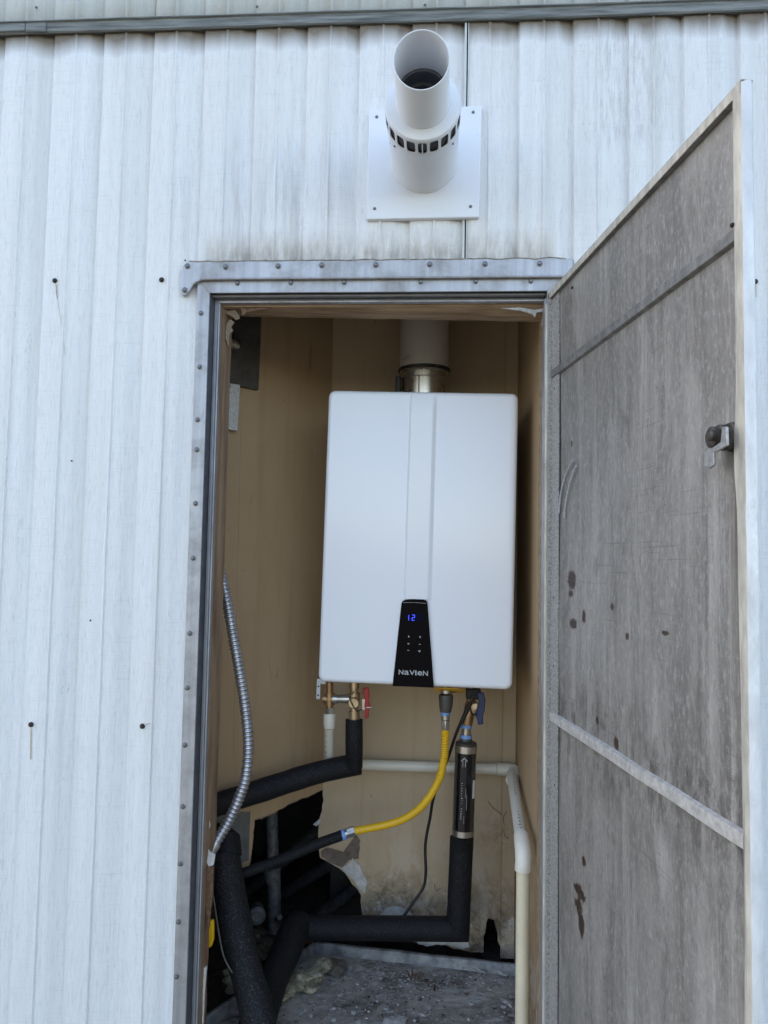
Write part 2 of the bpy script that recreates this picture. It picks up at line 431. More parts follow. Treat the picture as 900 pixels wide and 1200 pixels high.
def text(body, name, c, right, upv, size, m, parent, ext=.0002, align='CENTER'):
    cu = bpy.data.curves.new(name, 'FONT'); cu.body = body; cu.size = size; cu.extrude = ext
    cu.offset = size * .012; cu.align_x = align; cu.align_y = 'CENTER'; cu.resolution_u = 3
    t = bpy.data.objects.new(name, cu); COL.objects.link(t)
    dg = bpy.context.evaluated_depsgraph_get(); dg.update()
    me = bpy.data.meshes.new_from_object(t.evaluated_get(dg)); bpy.data.objects.remove(t)
    me.materials.clear(); me.materials.append(m)
    r_ = Vector(right).normalized(); u_ = Vector(upv); u_ = (u_ - r_ * u_.dot(r_)).normalized(); n_ = r_.cross(u_)
    mw = Matrix((r_, u_, n_)).transposed().to_4x4(); mw.translation = Vector(c)
    me.transform(parent.matrix_world.inverted() @ mw if parent else mw)
    o = bpy.data.objects.new(name, me); COL.objects.link(o)
    if parent: o.parent = parent; o.matrix_world = parent.matrix_world.copy()
    return o

def spline(pts, n=10):
    P = [Vector(p) for p in pts]; P = [P[0] * 2 - P[1]] + P + [P[-1] * 2 - P[-2]]; out = []
    for i in range(1, len(P) - 2):
        for k in range(n):
            t = k / n; a, b, c, d = P[i - 1], P[i], P[i + 1], P[i + 2]
            out.append(.5 * ((2 * b) + (c - a) * t + (2 * a - 5 * b + 4 * c - d) * t * t + (3 * b - a - 3 * c + d) * t ** 3))
    out.append(P[-2]); return out
def resample(pts, step):
    out = [pts[0]]; acc = 0
    for a, b in zip(pts, pts[1:]):
        L = (b - a).length; t = step - acc
        while t <= L: out.append(a.lerp(b, t / L)); t += step
        acc = (acc + L) % step if L + acc >= step else acc + L
    return out
def corrugated(pts, r, pitch, depth, n=16):
    ps = resample(spline(pts, 12), pitch / 4)
    rr = [r - depth * (.5 - .5 * math.cos(i * math.pi / 2)) for i in range(len(ps))]
    return ps, rr
def jag(pts, step, amp, Y=None):
    out = []
    for a, b in zip(pts, pts[1:]):
        n = max(1, int(math.hypot(b[0] - a[0], b[1] - a[1]) / step))
        for i in range(n):
            t = i / n; j = amp if i else amp * .3
            out.append((a[0] + (b[0] - a[0]) * t + random.uniform(-j, j), a[1] + (b[1] - a[1]) * t + random.uniform(-j, j)))
    out.append(pts[-1]); return out

# ================================================================ ground
g = MB(); g.add([(-600, -900, 0), (600, -900, 0), (600, 600, 0), (-600, 600, 0)], [(0, 1, 2, 3)])
g.build('ground', M['ground'], None, smooth=False)['kind'] = 'structure'

# ================================================================ mobile home
home = thing('mobile_home', 'white ribbed metal-sided mobile home wall with an open utility closet', 'building', (0, 0, 0))
# opening edges on the wall plane
XL = at(245.7, 367, 0).x; XLf = at(230.6, 367, 0).x        # inner / outer edge of left flange
XR = at(641, 345, 0).x; XRf = XR + (XL - XLf)
ZT = at(300, 344, 0).z; ZTf = at(300, 329, 0).z             # inner / outer edge of the head flange
ZB = .42
ZRT = at(450, 16, -.02).z
xa, xb = at(237, 100, 0).x, at(607, 100, 0).x
PITCH = (xb - xa) / 6
PROF = [(0, .0088), (.035, .0006), (.2, 0), (.44, 0), (.462, -.0032), (.480, -.0032), (.508, 0), (.62, .0004), (.735, .0006), (.79, .0036), (.93, .0072), (.97, .0088)]
def siding(name, m, x0, x1, z0, z1, yoff, hole=None, gap0=0, dz=.12, prof_k=1.0, label=None):
    xs = []
    k0 = math.floor((x0 - xa) / PITCH) - 1; k1 = math.ceil((x1 - xa) / PITCH) + 1
    for k in range(k0, k1):
        for u, d in PROF: xs.append((xa + (k + u) * PITCH, d * prof_k))
    def dep(x):
        for (a, da), (b, db) in zip(xs, xs[1:]):
            if a <= x <= b: return da + (db - da) * (x - a) / (b - a)
        return 0
    X = sorted({round(x, 5) for x, _ in xs if x0 < x < x1} | {x0, x1} | ({hole[0], hole[1]} if hole and x0 < hole[0] < x1 else set()) | ({hole[1]} if hole and x0 < hole[1] < x1 else set()))
    X = [x for x in X if x0 <= x <= x1]
    zs = [z0]
    while zs[-1] + dz < z1: zs.append(zs[-1] + dz)
    zs.append(z1)
    if hole: zs = sorted(set([z for z in zs if abs(z - hole[3]) > .02] + [hole[3]]))
    b = MB(); idx = {}
    for i, x in enumerate(X):
        for j, z in enumerate(zs):
            w = noise.noise(Vector((x * 3, z * 1.4, 3))) * .0022
            idx[i, j] = len(b.v); b.v.append(Vector((x, yoff + dep(x) + w, z)))
    for i in range(len(X) - 1):
        for j in range(len(zs) - 1):
            if hole and hole[0] - 1e-4 <= X[i] and X[i + 1] <= hole[1] + 1e-4 and zs[j + 1] <= hole[3] + 1e-4: continue
            b.f.append((idx[i, j], idx[i + 1, j], idx[i + 1, j + 1], idx[i, j + 1]))
    o = b.build(name, m, home, label=label)
    sm = o.modifiers.new('thick', 'SOLIDIFY'); sm.thickness = .0012; sm.offset = 0
    return o
XS = at(546.5, 160, 0).x
hole = (XL - .012, XR + .012, ZB, ZT + .012)
ZW0 = .35
siding('siding_sheet', M['siding'], XS - 2.44, XS - 1.22 - .0015, ZW0, ZR + .03, 0)
siding('siding_sheet', M['siding'], XS - 1.22, XS - .0013, ZW0, ZR + .03, 0, hole)
siding('siding_sheet', M['siding'], XS + .0013, XS + 1.22, ZW0, ZR + .03, 0, hole)
siding('siding_sheet', M['siding'], XS + 1.2215, XS + 2.44, ZW0, ZR + .03, 0)
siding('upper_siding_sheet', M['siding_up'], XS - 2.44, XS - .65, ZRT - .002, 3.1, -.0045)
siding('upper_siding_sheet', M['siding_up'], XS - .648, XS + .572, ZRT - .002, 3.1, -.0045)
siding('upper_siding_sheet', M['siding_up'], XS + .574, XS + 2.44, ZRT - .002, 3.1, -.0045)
# dark backing seen through the sheet joint (a stud face)
b = MB(); b.box(XS - .03, XS + .03, .0098, .04, ZT + .05, ZR + .1); b.build('joint_batten', mat_simple('grimy_batten', (.12, .11, .095), .8, 0, .4, 120), home)
# raised lips along the joint
b = MB()
zz = ZF
while zz < ZR - .002:
    z2 = min(zz + .03, ZR); j1 = random.uniform(-.0006, .0006); j2 = random.uniform(-.0006, .0006)
    b.box(XS - .0056 + j1, XS - .0013, -.0021, .0005, zz, z2); b.box(XS + .0016, XS + .0036 + j2, -.0016, .0005, zz, z2); zz = z2
b.build('joint_lip', M['siding_up'], home)
# drip rail
b = MB()
XLE, XRE = XS - 2.44, XS + 2.44
prof = [(.010, ZR + .006), (-.004, ZR + .001), (-.0075, ZR), (-.0105, ZR + .002), (-.0115, ZR + .020), (-.016, ZR + .0215), (-.016, ZR + .0235), (-.004, ZR + .027), (.010, ZR + .027)]
xs_ = [XLE + i * (XRE - XLE) / 120 for i in range(121)]
for i, x in enumerate(xs_):
    w = noise.noise(Vector((x * 2.5, 0, 9))) * .002
    for y, z in prof: b.v.append(Vector((x, y + w * .6, z + w)))
n = len(prof)
for i in range(120):
    for k in range(n): k2 = (k + 1) % n; b.f.append((i * n + k, i * n + k2, (i + 1) * n + k2, (i + 1) * n + k))
b.build('drip_rail', M['rail'], home)
xj = at(27, 38, -.02).x
b = MB(); b.box(XLE, xj, -.0150, -.009, ZR + .002, ZR + .0195); b.box(xj + .001, xj + .045, -.0142, -.011, ZR - .0005, ZR + .020)
b.build('rail_splice', M['rail'], home, bevel=.001)
for px, py in ((498, 2), (40, 5), (300, 4), (700, 3)):
    p = at(px, py, -.02); screw((p.x, -.0105, p.z), (0, -1, 0), home, .003)
# roof, far walls and underside of the home
b = MB(); b.box(XLE - .1, XRE + .1, -.06, 3.7, 3.1, 3.16); b.build('roof', M['roofmat'], home)
b = MB(); b.box(XLE, XRE, 3.6, 3.65, ZW0, 3.1); b.box(XLE, XLE + .04, .03, 3.6, ZW0, 3.1); b.box(XRE - .04, XRE, .03, 3.6, ZW0, 3.1)
b.build('far_wall', M['siding_up'], home)
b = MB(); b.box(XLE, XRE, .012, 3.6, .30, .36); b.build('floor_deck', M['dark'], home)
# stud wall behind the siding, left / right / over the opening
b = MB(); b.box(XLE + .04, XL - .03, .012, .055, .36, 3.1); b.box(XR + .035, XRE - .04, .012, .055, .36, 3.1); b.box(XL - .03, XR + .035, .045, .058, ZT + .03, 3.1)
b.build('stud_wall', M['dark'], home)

# black screws on the siding, with rust runs
for px, py in ((64.5, 329), (189.5, 328), (885, 330), (36.5, 849), (167, 851)):
    p = at(px, py, -.001); screw((p.x, -.0012, p.z), (random.uniform(-.1, .1), -1, random.uniform(-.1, .1)), home, .0052, 'black_screw')
for px, py in ((84, 540), (106, 727), (217, 305)):
    p = at(px, py, -.001); screw((p.x, -.001, p.z), (0, -1, 0), home, .0018, 'black_screw')
for pts, w in (([(36.5, 853), (36.2, 868), (36, 890)], .0013), ([(65, 333), (68, 355), (73, 385), (76, 415)], .0004), ([(66, 333), (67, 350)], .0012), ([(169, 849.5), (175, 848), (178, 848.5)], .0008), ([(885.5, 334), (886, 348)], .0011)):
    p3 = [at(x, y, -.0022) for x, y in pts]; b = MB()
    for a, c in zip(p3, p3[1:]):
        dn = Vector((w, 0, 0)) if abs(c.x - a.x) < abs(c.z - a.z) else Vector((0, 0, w))
        b.add([a - dn, a + dn, c + dn * .8, c - dn * .8], [(0, 1, 2, 3)])
    b.build('rust_run', M['rust_run'], home, smooth=False)

# ---------------------------------------------------------------- door frame
fr = MB()
yf = -.0042
fr.box(XLf, XL, yf, .006, ZB, ZTf - .0005)                       # left flange
fr.box(XR, XRf, yf, .006, ZB, ZTf - .0005)
frame = fr.build('door_frame', M['alu'], home, bevel=.0012)
b = MB(); b.prism([(XLf + .002, yf - .0006, ZTf + .001), (XL + .001, yf - .0006, ZT), (XR - .001, yf - .0006, ZT), (XRf, yf - .0006, ZTf + .001)], (0, .010, 0))
b.build('head_flange', M['alu'], frame, bevel=.0008)
# returns with dark gasket
b = MB(); b.box(XL - .003, XL + .0004, -.001, .032, ZB, ZT - .0005); b.box(XR - .0004, XR + .003, -.001, .032, ZB, ZT - .0005)
b.build('gasket_strip', M['gasket'], frame)
b = MB(); b.box(XL - .003, XR + .003, -.001, .009, ZT, ZT + .003); b.build('gasket_strip', M['gasket'], frame)
b = MB(); b.box(XL + .001, XR - .001, .009, .020, ZT - .003, ZT + .003); b.box(XL + .001, XR - .001, .0205, .032, ZT - .0012, ZT + .003); b.build('head_track', M['channel'], frame, bevel=.0006)
xl2 = at(258.6, 370, .03).x; zt2 = at(300, 356.4, .03).z; xr2 = at(636.5, 420, .03).x
b = MB(); b.box(XL + .0012, xl2, .028, .034, ZB, zt2 + .004); b.box(XL + .0045, xl2 - .0045, .0255, .0285, ZB, zt2 - .04)
b.build('inner_channel', M['channel'], frame, bevel=.0008)
b = MB(); b.box(XL + .0012, XR - .0012, .0275, .034, zt2 + .0035, ZT - .0015); b.build('head_channel', M['channel'], frame, bevel=.0008)
b = MB(); b.box(xl2 - .002, xl2 + .0006, .022, .035, ZB, zt2); b.box(xl2 - .002, xr2, .021, .036, zt2, zt2 + .0034)
b.box(xr2 - .001, xr2 + .0035, .005, .035, ZB, zt2); b.build('inner_lip', M['alu'], frame, bevel=.0005)
b = MB(); b.box(xr2 + .0035, XR - .0005, .010, .034, ZB, zt2 + .004); b.build('inner_channel', M['alu'], frame)
for px, py in ((235.5, 367), (234, 430), (231.5, 492), (230.8, 527), (229.2, 590), (226.4, 654), (222.6, 742), (219.6, 806), (216.8, 873), (214.4, 945), (211, 1012), (207.3, 1080), (205.2, 1144)):
    p = at(px, py, yf); screw((max(p.x, XLf + .006), yf, p.z), (0, -1, 0), frame, .0052)
for px in (278.5, 341, 403.5, 493, 557.5, 622):
    p = at(px, 332.5, yf); screw((p.x, yf - .0006, ZTf - .0068), (0, -1, 0), frame, .0052)
# drip cap over the door
zc0, zc1 = at(300, 327, -.012).z, at(300, 306, -.008).z
x0 = at(212.5, 310, -.01).x; x1 = XRf + .022
pts = []
n = 60
topl = []; 
for i in range(n + 1):
    t = i / n; x = x0 + .014 + (x1 - x0 - .014) * t
    topl.append((x, zc1 + noise.noise(Vector((x * 30, 1, 2))) * .0022 + (noise.noise(Vector((x * 90, 4, 2))) * .0012)))
zd = at(215, 346, -.01).z
out = [(x0 + .004, zd + .002), (x0 - .0005, zd + .012), (x0 - .001, zc1 - .022), (x0 + .004, zc1 - .008)] + topl
bot = [(x1, zc0), (x0 + .062, zc0), (x0 + .040, zc0 - .002), (x0 + .026, zc0 - .009), (x0 + .0185, zc0 - .020), (x0 + .0145, zd + .006), (x0 + .010, zd)]
poly = [(x, -.0095, z) for x, z in out + bot]
b = MB(); b.prism(poly, (0, .011, 0)); cap = b.build('drip_cap', M['alu'], home, bevel=.0012)
b = MB()
rl = spline([(x1, -.0125, zc0 + .001), (x0 + .25, -.0125, zc0 + .001), (x0 + .064, -.0125, zc0 + .001), (x0 + .040, -.0115, zc0 - .001), (x0 + .027, -.0115, zc0 - .008), (x0 + .020, -.011, zc0 - .019), (x0 + .0155, -.011, zd + .006)], 8)
b.tube(rl, .0026, 8); b.build('drip_lip', M['alu'], cap)
for px, py in ((219.8, 312), (216.5, 340), (264.3, 313), (326, 312), (377, 311), (440.5, 310.5), (503.5, 310), (568.5, 309.5), (632.5, 309)):
    p = at(px, py, -.0095); screw((p.x, -.0095, p.z), (0, -1, 0), cap, .0058)
# torn caulk line above the cap
b = MB(); N = 160
for i in range(N + 1):
    x = x0 + .016 + (x1 - x0 - .03) * i / N; zt_ = zc1 + .0005 + noise.noise(Vector((x * 30, 1, 2))) * .0022
    up_ = .0016 + .0022 * noise.noise(Vector((x * 50, 7, 0))) + .0012 * random.random(); dn_ = .0006 + .0022 * max(0, noise.noise(Vector((x * 40, 3, 3)))) + random.random() * .0006
    for y, z in ((.0005, zt_ + up_), (-.0075, zt_ + up_ * .7), (-.0108, zt_ + .0002), (-.0105, zt_ - dn_), (-.006, zt_ - dn_ * 1.1)): b.v.append(Vector((x, y, z)))
for i in range(N):
    for k in range(4): b.f.append((i * 5 + k, i * 5 + k + 1, i * 5 + 6 + k, i * 5 + 5 + k))
b.build('caulk_bead', mat_simple('old_caulk', (.36, .33, .29), .8, 0, .3, 90, .6, .002, (1, 1, 1), (.12, .10, .09)), cap)

# ---------------------------------------------------------------- closet interior (parts of the home)
YB = .60
Cx = at(389, 450, YB).x
WD = Vector((-.697, -1, 0)).normalized()                          # along the angled wall, from the corner
WN = Vector((-WD.y, WD.x, 0)); WN = WN if WN.dot(CAMP - Vector((Cx, YB, 1.6))) > 0 else -WN
C0 = Vector((Cx, YB, 0))
def atl(px, py, off=0): return atp(px, py, C0 + WN * off, WN)
ZC = ZT + .18
XW = at(607, 500, YB).x
ZFL = atz(450, 1150, 0.5).z
# angled left wall, broken away round the pipes
cz = lambda py: at(379, py, YB).z
hole_l = jag([(379, 925), (362, 933), (345, 939), (320, 953), (298, 960)], 7, 1.0) + jag([(298, 960), (296, 985), (294, 1008), (290, 1021), (262, 1034), (236, 1041)], 8, .8)
poly = [C0 + Vector((0, 0, ZC))] + [C0 + Vector((0, 0, cz(925)))] + [atl(x, y) for x, y in hole_l[1:]]
e = C0 + WD * .56
poly += [Vector((e.x, e.y, poly[-1].z)), Vector((e.x, e.y, ZC))]
b = MB(); b.prism(poly, -WN * .011); lw = b.build('angled_closet_wall', M['closet'], home, smooth=False)
# grey bare patch where the lining was cut
poly = [atl(x, y, .0012) for x, y in [(245, 953), (293.5, 951), (292.5, 975), (291.5, 1008), (262, 1020), (245, 1026)]]
b = MB(); b.prism(poly, -WN * .001); b.build('bare_patch', M['bare'], lw, smooth=False)
poly = [atl(x, y, -.004) for x, y in [(262, 1043), (280, 1041), (283, 1065), (284, 1090), (276, 1094), (266, 1080)]]
b = MB(); b.prism(poly, -WN * .01); b.build('bare_strip', M['bare'], lw, smooth=False)
# seam tape down the left wall
b = MB(); b.prism([atl(x, y, .0012) for x, y in [(283, 480), (285.5, 480), (276, 900), (273, 900)]], -WN * .001)
b.build('wall_seam', M['closet'], lw, smooth=False)
# back wall
hb = jag([(379, 925), (377.5, 950), (374, 965), (373.5, 990), (375, 1005), (388, 1012), (398, 1018), (409, 1030), (418, 1041), (423, 1049), (424, 1078)], 6, 1.0)
hb += jag([(424, 1094), (470, 1101), (500, 1106), (522, 1108), (540, 1113), (552, 1116)], 7, 1.6) + jag([(566, 1116), (567, 1098), (572, 1076), (579, 1078), (583, 1098), (588, 1118)], 5, 1.0)
poly = [Vector((Cx, YB, ZC)), Vector((Cx, YB, cz(925)))] + [at(x, y, YB) for x, y in hb[1:]] + [Vector((XW + .01, YB, at(606, 1120, YB).z)), Vector((XW + .01, YB, ZC))]
b = MB(); b.prism(poly, (0, .011, 0)); bw = b.build('closet_back_wall', M['closet_back'], home, smooth=False)
# batten strip down the right corner of the back wall
xs0, xs1 = at(588.5, 900, YB).x, XW
b = MB(); b.box(xs0, xs1 - .001, YB - .008, YB, at(600, 1122, YB).z, ZC - .01); b.build('corner_batten', M['closet_back'], bw, bevel=.001)
b = MB(); b.box(xs0 - .0015, xs0 + .0012, YB - .0092, YB - .002, at(600, 1122, YB).z, ZC - .01); b.build('batten_edge', M['closet'], bw)
# torn paper on the back wall
def sheet(name, pts, m, parent, Y, th=.0015, curl=0, label=None):
    b = MB(); P = [at(x, y, Y - (random.uniform(0, curl) if curl else 0)) for x, y in pts]; c = sum(P, Vector()) / len(P) + Vector((0, -curl, 0))
    n = len(P); b.add(P + [c], [(i, (i + 1) % n, n) for i in range(n)]); o = b.build(name, m, parent, smooth=False, label=label)
    s = o.modifiers.new('thick', 'SOLIDIFY'); s.thickness = th; return o
sheet('torn_paper', jag([(401, 1017), (408, 1013), (413, 1005), (417, 1011), (421, 1013), (426, 1025), (430, 1033), (427, 1047), (421, 1041), (415, 1031), (406, 1024), (401, 1017)], 3, .7)[:-1], M['paper'], bw, YB - .002, curl=.002)
sheet('torn_paper', jag([(376, 998), (384, 993), (396, 998), (404, 1002), (411, 990), (417, 978), (422, 985), (420, 1006), (409, 1008), (401, 1016), (388, 1011), (377, 1004), (376, 998)], 4, .8)[:-1], mat_simple('brown_card', (.20, .155, .12), .8, 0, .3, 30, .4), bw, YB - .0015, curl=.001)
sheet('torn_paper', [(367, 966), (373, 961), (376, 958), (376, 964), (371, 968)], M['paper'], bw, YB - .002, curl=.003)
sheet('torn_paper', jag([(488, 1101), (520, 1101), (549, 1104), (550, 1110), (541, 1112), (527, 1106), (515, 1107), (508, 1105), (500, 1109), (490, 1106), (488, 1101)], 4, .8)[:-1], M['paper'], bw, YB - .004, curl=.002)
sheet('torn_paper', jag([(443, 1074), (452, 1064), (466, 1062), (480, 1067), (486, 1078), (465, 1082), (447, 1080), (443, 1074)], 4, 1.0)[:-1], M['paper'], bw, YB - .001, curl=.0)
# cracks and gouges in the lining
for pts in ([(572, 939), (577, 946), (586, 953), (588, 956)], [(594, 950), (590, 958), (591, 968)], [(590, 972), (592, 980), (596, 983)], [(509, 1036), (511, 1044), (516, 1041)], [(434, 930), (436, 934)]):
    p3 = spline([at(x, y, YB - (.0005 if x < 588 else .0085)) for x, y in pts], 4); b = MB(); b.tube(p3, .0009, 5); b.build('wall_scratch', M['boxmetal'], bw)
# right wall, ceiling, floor
b = MB(); b.box(XW, XW + .012, .036, YB + .01, .36, ZC); rw = b.build('right_closet_wall', M['closet'], home)
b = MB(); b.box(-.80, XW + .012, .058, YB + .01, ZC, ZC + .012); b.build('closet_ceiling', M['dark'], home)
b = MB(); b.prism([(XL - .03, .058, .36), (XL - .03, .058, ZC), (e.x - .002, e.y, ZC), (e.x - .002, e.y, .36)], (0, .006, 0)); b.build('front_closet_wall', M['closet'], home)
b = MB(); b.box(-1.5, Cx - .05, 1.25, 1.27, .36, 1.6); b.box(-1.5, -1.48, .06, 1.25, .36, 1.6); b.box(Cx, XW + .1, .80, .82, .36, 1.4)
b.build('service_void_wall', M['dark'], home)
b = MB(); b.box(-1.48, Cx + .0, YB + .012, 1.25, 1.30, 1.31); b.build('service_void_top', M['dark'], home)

b = MB(); b.box(-.62, -.58, .70, .79, .50, 1.30); b.build('void_stud', mat_simple('dim_stud_wood', (.12, .075, .045), .85, 0, .3, 30, .5), home)
b = MB()
for a_, c_ in zip(hole_l[:-1], hole_l[1:]):
    p, q2 = atl(*a_, -.004), atl(*c_, -.004); d = random.uniform(.001, .005); dn_ = Vector((0, 0, -d)) if a_[0] > 300 and a_[1] < 970 else -WD * d
    b.add([p, q2, q2 + dn_ * random.uniform(.4, 1.4), p + dn_ * random.uniform(.4, 1.4)], [(0, 1, 2, 3)])
b.build('broken_board_edge', M['bitten'], lw, smooth=False)
# head board and jamb board (wood seen inside the frame)
zh = at(450, 357, .036).z
zb_l, zb_r = at(300, 369.5, .09).z, at(630, 376.5, .09).z
b = MB()
nseg = 40; xa_, xb_ = XL - .02, XR + .004
for i in range(nseg + 1):
    x = xa_ + (xb_ - xa_) * i / nseg; w = noise.noise(Vector((x * 18, 2, 0))) * .0022
    zb = zb_l + (zb_r - zb_l) * i / nseg
    for y, z in ((.0365, zh + .01), (.0365, zh - .003 + w * .4), (.05, min(zh - .004, zb + .004) + w), (.09, zb + w * .8), (.10, zb + w + .002), (.10, zh + .02)): b.v.append(Vector((x, y, z)))
for i in range(nseg):
    for k in range(6): k2 = (k + 1) % 6; b.f.append((i * 6 + k, i * 6 + k2, i * 6 + 6 + k2, i * 6 + 6 + k))
hd = b.build('head_board', M['headwood'], home)
# split pieces on the head board
def chip(name, pts, m, parent, th=.004):
    b = MB(); b.prism(pts, (0, th, 0)); return b.build(name, m, parent, bevel=.0008)
chip('frame_scrap', [at(x, y, .034) for x, y in [(587, 361), (610, 360), (626, 363), (637, 361), (637, 365), (629, 366), (627, 372), (624, 368), (610, 364)]], M['flake'], hd)
chip('frame_scrap', [at(x, y, .034) for x, y in [(282, 360), (288, 362), (300, 360), (318, 361), (300, 364), (290, 366), (284, 370)]], M['leaf'], hd)
chip('frame_scrap', [at(x, y, .05) for x, y in [(259, 362), (268, 364), (275, 363), (280, 368), (281, 373), (276, 375), (272, 371), (262, 366)]], M['bitten'], hd)
chip('frame_scrap', [at(x, y, .05) for x, y in jag([(264, 380), (270, 374), (275, 377), (271, 383), (273, 387), (269, 392), (267, 406), (264, 396)], 2.5, .7)], M['bitten'], hd)
chip('frame_scrap', [at(x, y, .04) for x, y in [(636, 372), (639, 378), (638, 386), (635, 380)]], M['flake'], hd)
b = MB()
zs = [ZB + i * (zh + .01 - ZB) / 60 for i in range(61)]
brk = at(250, 1010, .06).z
for z in zs:
    w = noise.noise(Vector((z * 9, 5, 0))) * .0016
    dmg = (0 if z > brk + .02 else .0085 + noise.noise(Vector((z * 40, 1, 0))) * .005)
    for x, y in ((XL - .02, .0355), (xl2 + .0005 + w * .4, .0355), (xl2 + .0045 + w - dmg * .3, .055), (xl2 + .0078 + w - dmg, .086), (xl2 + .006 - dmg, .094), (XL - .02, .10)): b.v.append(Vector((x, y, z)))
for i in range(60):
    for k in range(6): k2 = (k + 1) % 6; b.f.append((i * 6 + k, i * 6 + k2, i * 6 + 6 + k2, i * 6 + 6 + k))
jb = b.build('jamb_board', M['wood'], home)
chip('frame_scrap', [at(x, y, .05) for x, y in [(240, 944), (245, 952), (246, 968), (242, 985), (245, 998), (252, 1002), (250, 1014), (244, 1016), (240, 1005), (237, 975)]], M['paper'], jb, .006)  # white sealant where the conduit meets the jamb
chip('frame_scrap', [at(x, y, .05) for x, y in [(243, 1012), (250, 1016), (249, 1050), (244, 1090), (240, 1060)]], M['leaf'], jb, .008)
chip('frame_scrap', [at(x, y, .052) for x, y in [(236, 1137), (242, 1132), (240, 1160), (238, 1200), (234, 1200), (236, 1160)]], M['paper'], jb, .006)
# right jamb: pale strip beside the hinge
b = MB(); b.box(xr2 + .001, XW + .002, .036, .10, .36, zh + .02); b.build('jamb_board', M['headwood'], home)

# ================================================================ closet door
pH = at(641.5, 345, -.012); zdt = pH.z
pF = atz(868, 93.5, zdt)
dd = Vector((pF.x - pH.x, pF.y - pH.y, 0)); DW = dd.length; dd.normalize()
print('DOOR', pH[:], pF[:], DW, 'opening', XR - XL)
door = bpy.data.objects.new('closet_door', None); COL.objects.link(door)
dn = Vector((-dd.y, dd.x, 0)); 
mw = Matrix((dd, dn, Vector((0, 0, 1)))).transposed().to_4x4(); mw.translation = Vector((pH.x, pH.y, ZB))
door.matrix_world = mw
tag(door, 'open metal closet door showing its grey stained inner face', 'door')
bpy.context.view_layer.update()
def D(u, n, z): return mw @ Vector((u, n, z - ZB))      # door coordinates, z in world
def don(px, py, off=0):                                  # photo point on the door plane -> (u, z)
    p = atp(px, py, mw @ Vector((0, off, 0)), dn); q = mw.inverted() @ p; return q.x, q.z + ZB
TH = .0135; REC = .0095; LIP = .0125
class DB(MB):
    def dbox(s, u0, u1, n0, n1, z0, z1):
        m = MB(); m.box(u0, u1, n0, n1, z0, z1); return s.add([D(*v) for v in m.v], m.f)
def edge_wave(z):      # the free edge is dented round the latch and lower down
    a = math.exp(-((z - zlat + .02) / .05) ** 2) * .006
    return a + noise.noise(Vector((z * 6, 0, 4))) * .0024 - .0035 * math.exp(-((z - zlat + .45) / .25) ** 2)
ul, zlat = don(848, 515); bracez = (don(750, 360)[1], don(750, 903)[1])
b = DB(); nu, nz = 14, 60
for j in range(nz + 1):
    for i in range(nu + 1):
        u = i / nu * DW; z = ZB + (zdt - .004 - ZB) * j / nz
        b.v.append(D(u * .985 + .004, REC + noise.noise(Vector((u * 3, z * 3, 0))) * .0025, z))
for j in range(nz):
    for i in range(nu): a = j * (nu + 1) + i; b.f.append((a, a + 1, a + nu + 2, a + nu + 1))
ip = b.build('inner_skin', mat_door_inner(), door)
# top rim
b = DB(); b.dbox(.002, DW - .002, 0, .0015, zdt - LIP, zdt); b.dbox(.002, DW - .002, 0, REC + .004, zdt - .0016, zdt + .0002); 
b.build('top_rim', M['rimw'], door, bevel=.0005)
b = DB(); b.dbox(.002, DW - .006, .0016, REC - .001, zdt - LIP - .0003, zdt - LIP + .0012); b.build('rim_return', M['brace'], door)
# hinge side rim with knuckle
b = DB(); b.dbox(.004, .012, .0, .002, ZB, zdt - .001); b.dbox(.012, .052, .0060, .0078, ZB, zdt - LIP); b.dbox(.0105, .0125, .001, .0065, ZB, zdt - LIP)
b.build('hinge_rim', mat_simple('speckled_hinge_rim', (.42, .41, .39), .6, .2, .2, 260, .4, .001, (1, 1, 1), (.16, .15, .14)), door)
b = MB(); b.tube([D(.001, -.001, ZB), D(.001, -.001, zdt - .02)], .0036, 10); b.build('hinge_knuckle', M['rimw'], door)
# free edge: lip facing the hinge side and the folded white edge
b = DB(); nz = 110
for j in range(nz + 1):
    z = ZB + (zdt - ZB) * j / nz; w = edge_wave(z); k = noise.noise(Vector((z * 30, 8, 1))) * .0008
    pr = [(DW - .017 - w * .6, REC - .002), (DW - .0175 - w, .002), (DW - .0165 - w, .0002), (DW - .006, -.0004 + w * .35), (DW - .0015, .001 + k), (DW + .0005 + k, .005), (DW + .0012 + k * 2, .0085), (DW + .0006 - k, .0115), (DW - .001, TH + .0005 + k), (DW - .004, TH + .002)]
    for u, nn in pr: b.v.append(D(u, nn, z))
P_ = 10
lipf = []; edf = []
for j in range(nz):
    for k in range(P_ - 1):
        (lipf if k < 4 else edf).append((j * P_ + k, j * P_ + k + 1, (j + 1) * P_ + k + 1, (j + 1) * P_ + k))
vs = list(b.v)
q = MB(); q.v = list(vs); q.f = lipf; q.build('edge_lip', M['rimw'], door)
q = MB(); q.v = list(vs); q.f = edf; q.build('folded_edge', M['rimedge'], door)
b = DB(); b.dbox(DW - .016, DW + .0005, 0.0005, TH + .001, zdt - .0008, zdt + .0014); b.build('edge_cap', M['rimw'], door, bevel=.001)
# outer skin, ribbed like the wall
b = DB(); us = []
k = 0
while k * PITCH < DW + .1:
    for uu, d in PROF:
        x = (k + uu) * PITCH
        if x < DW - .003: us.append((x, -d))
    k += 1
us.append((DW - .003, 0))
for u, d in us:
    for z in (ZB, 1.2, 1.6, zdt): b.v.append(D(u, TH + .0014 + d * .05, z))
for i in range(len(us) - 1):
    for j in range(3): a = i * 4 + j; b.f.append((a, a + 1, a + 5, a + 4))
b.build('outer_skin', M['siding'], door)
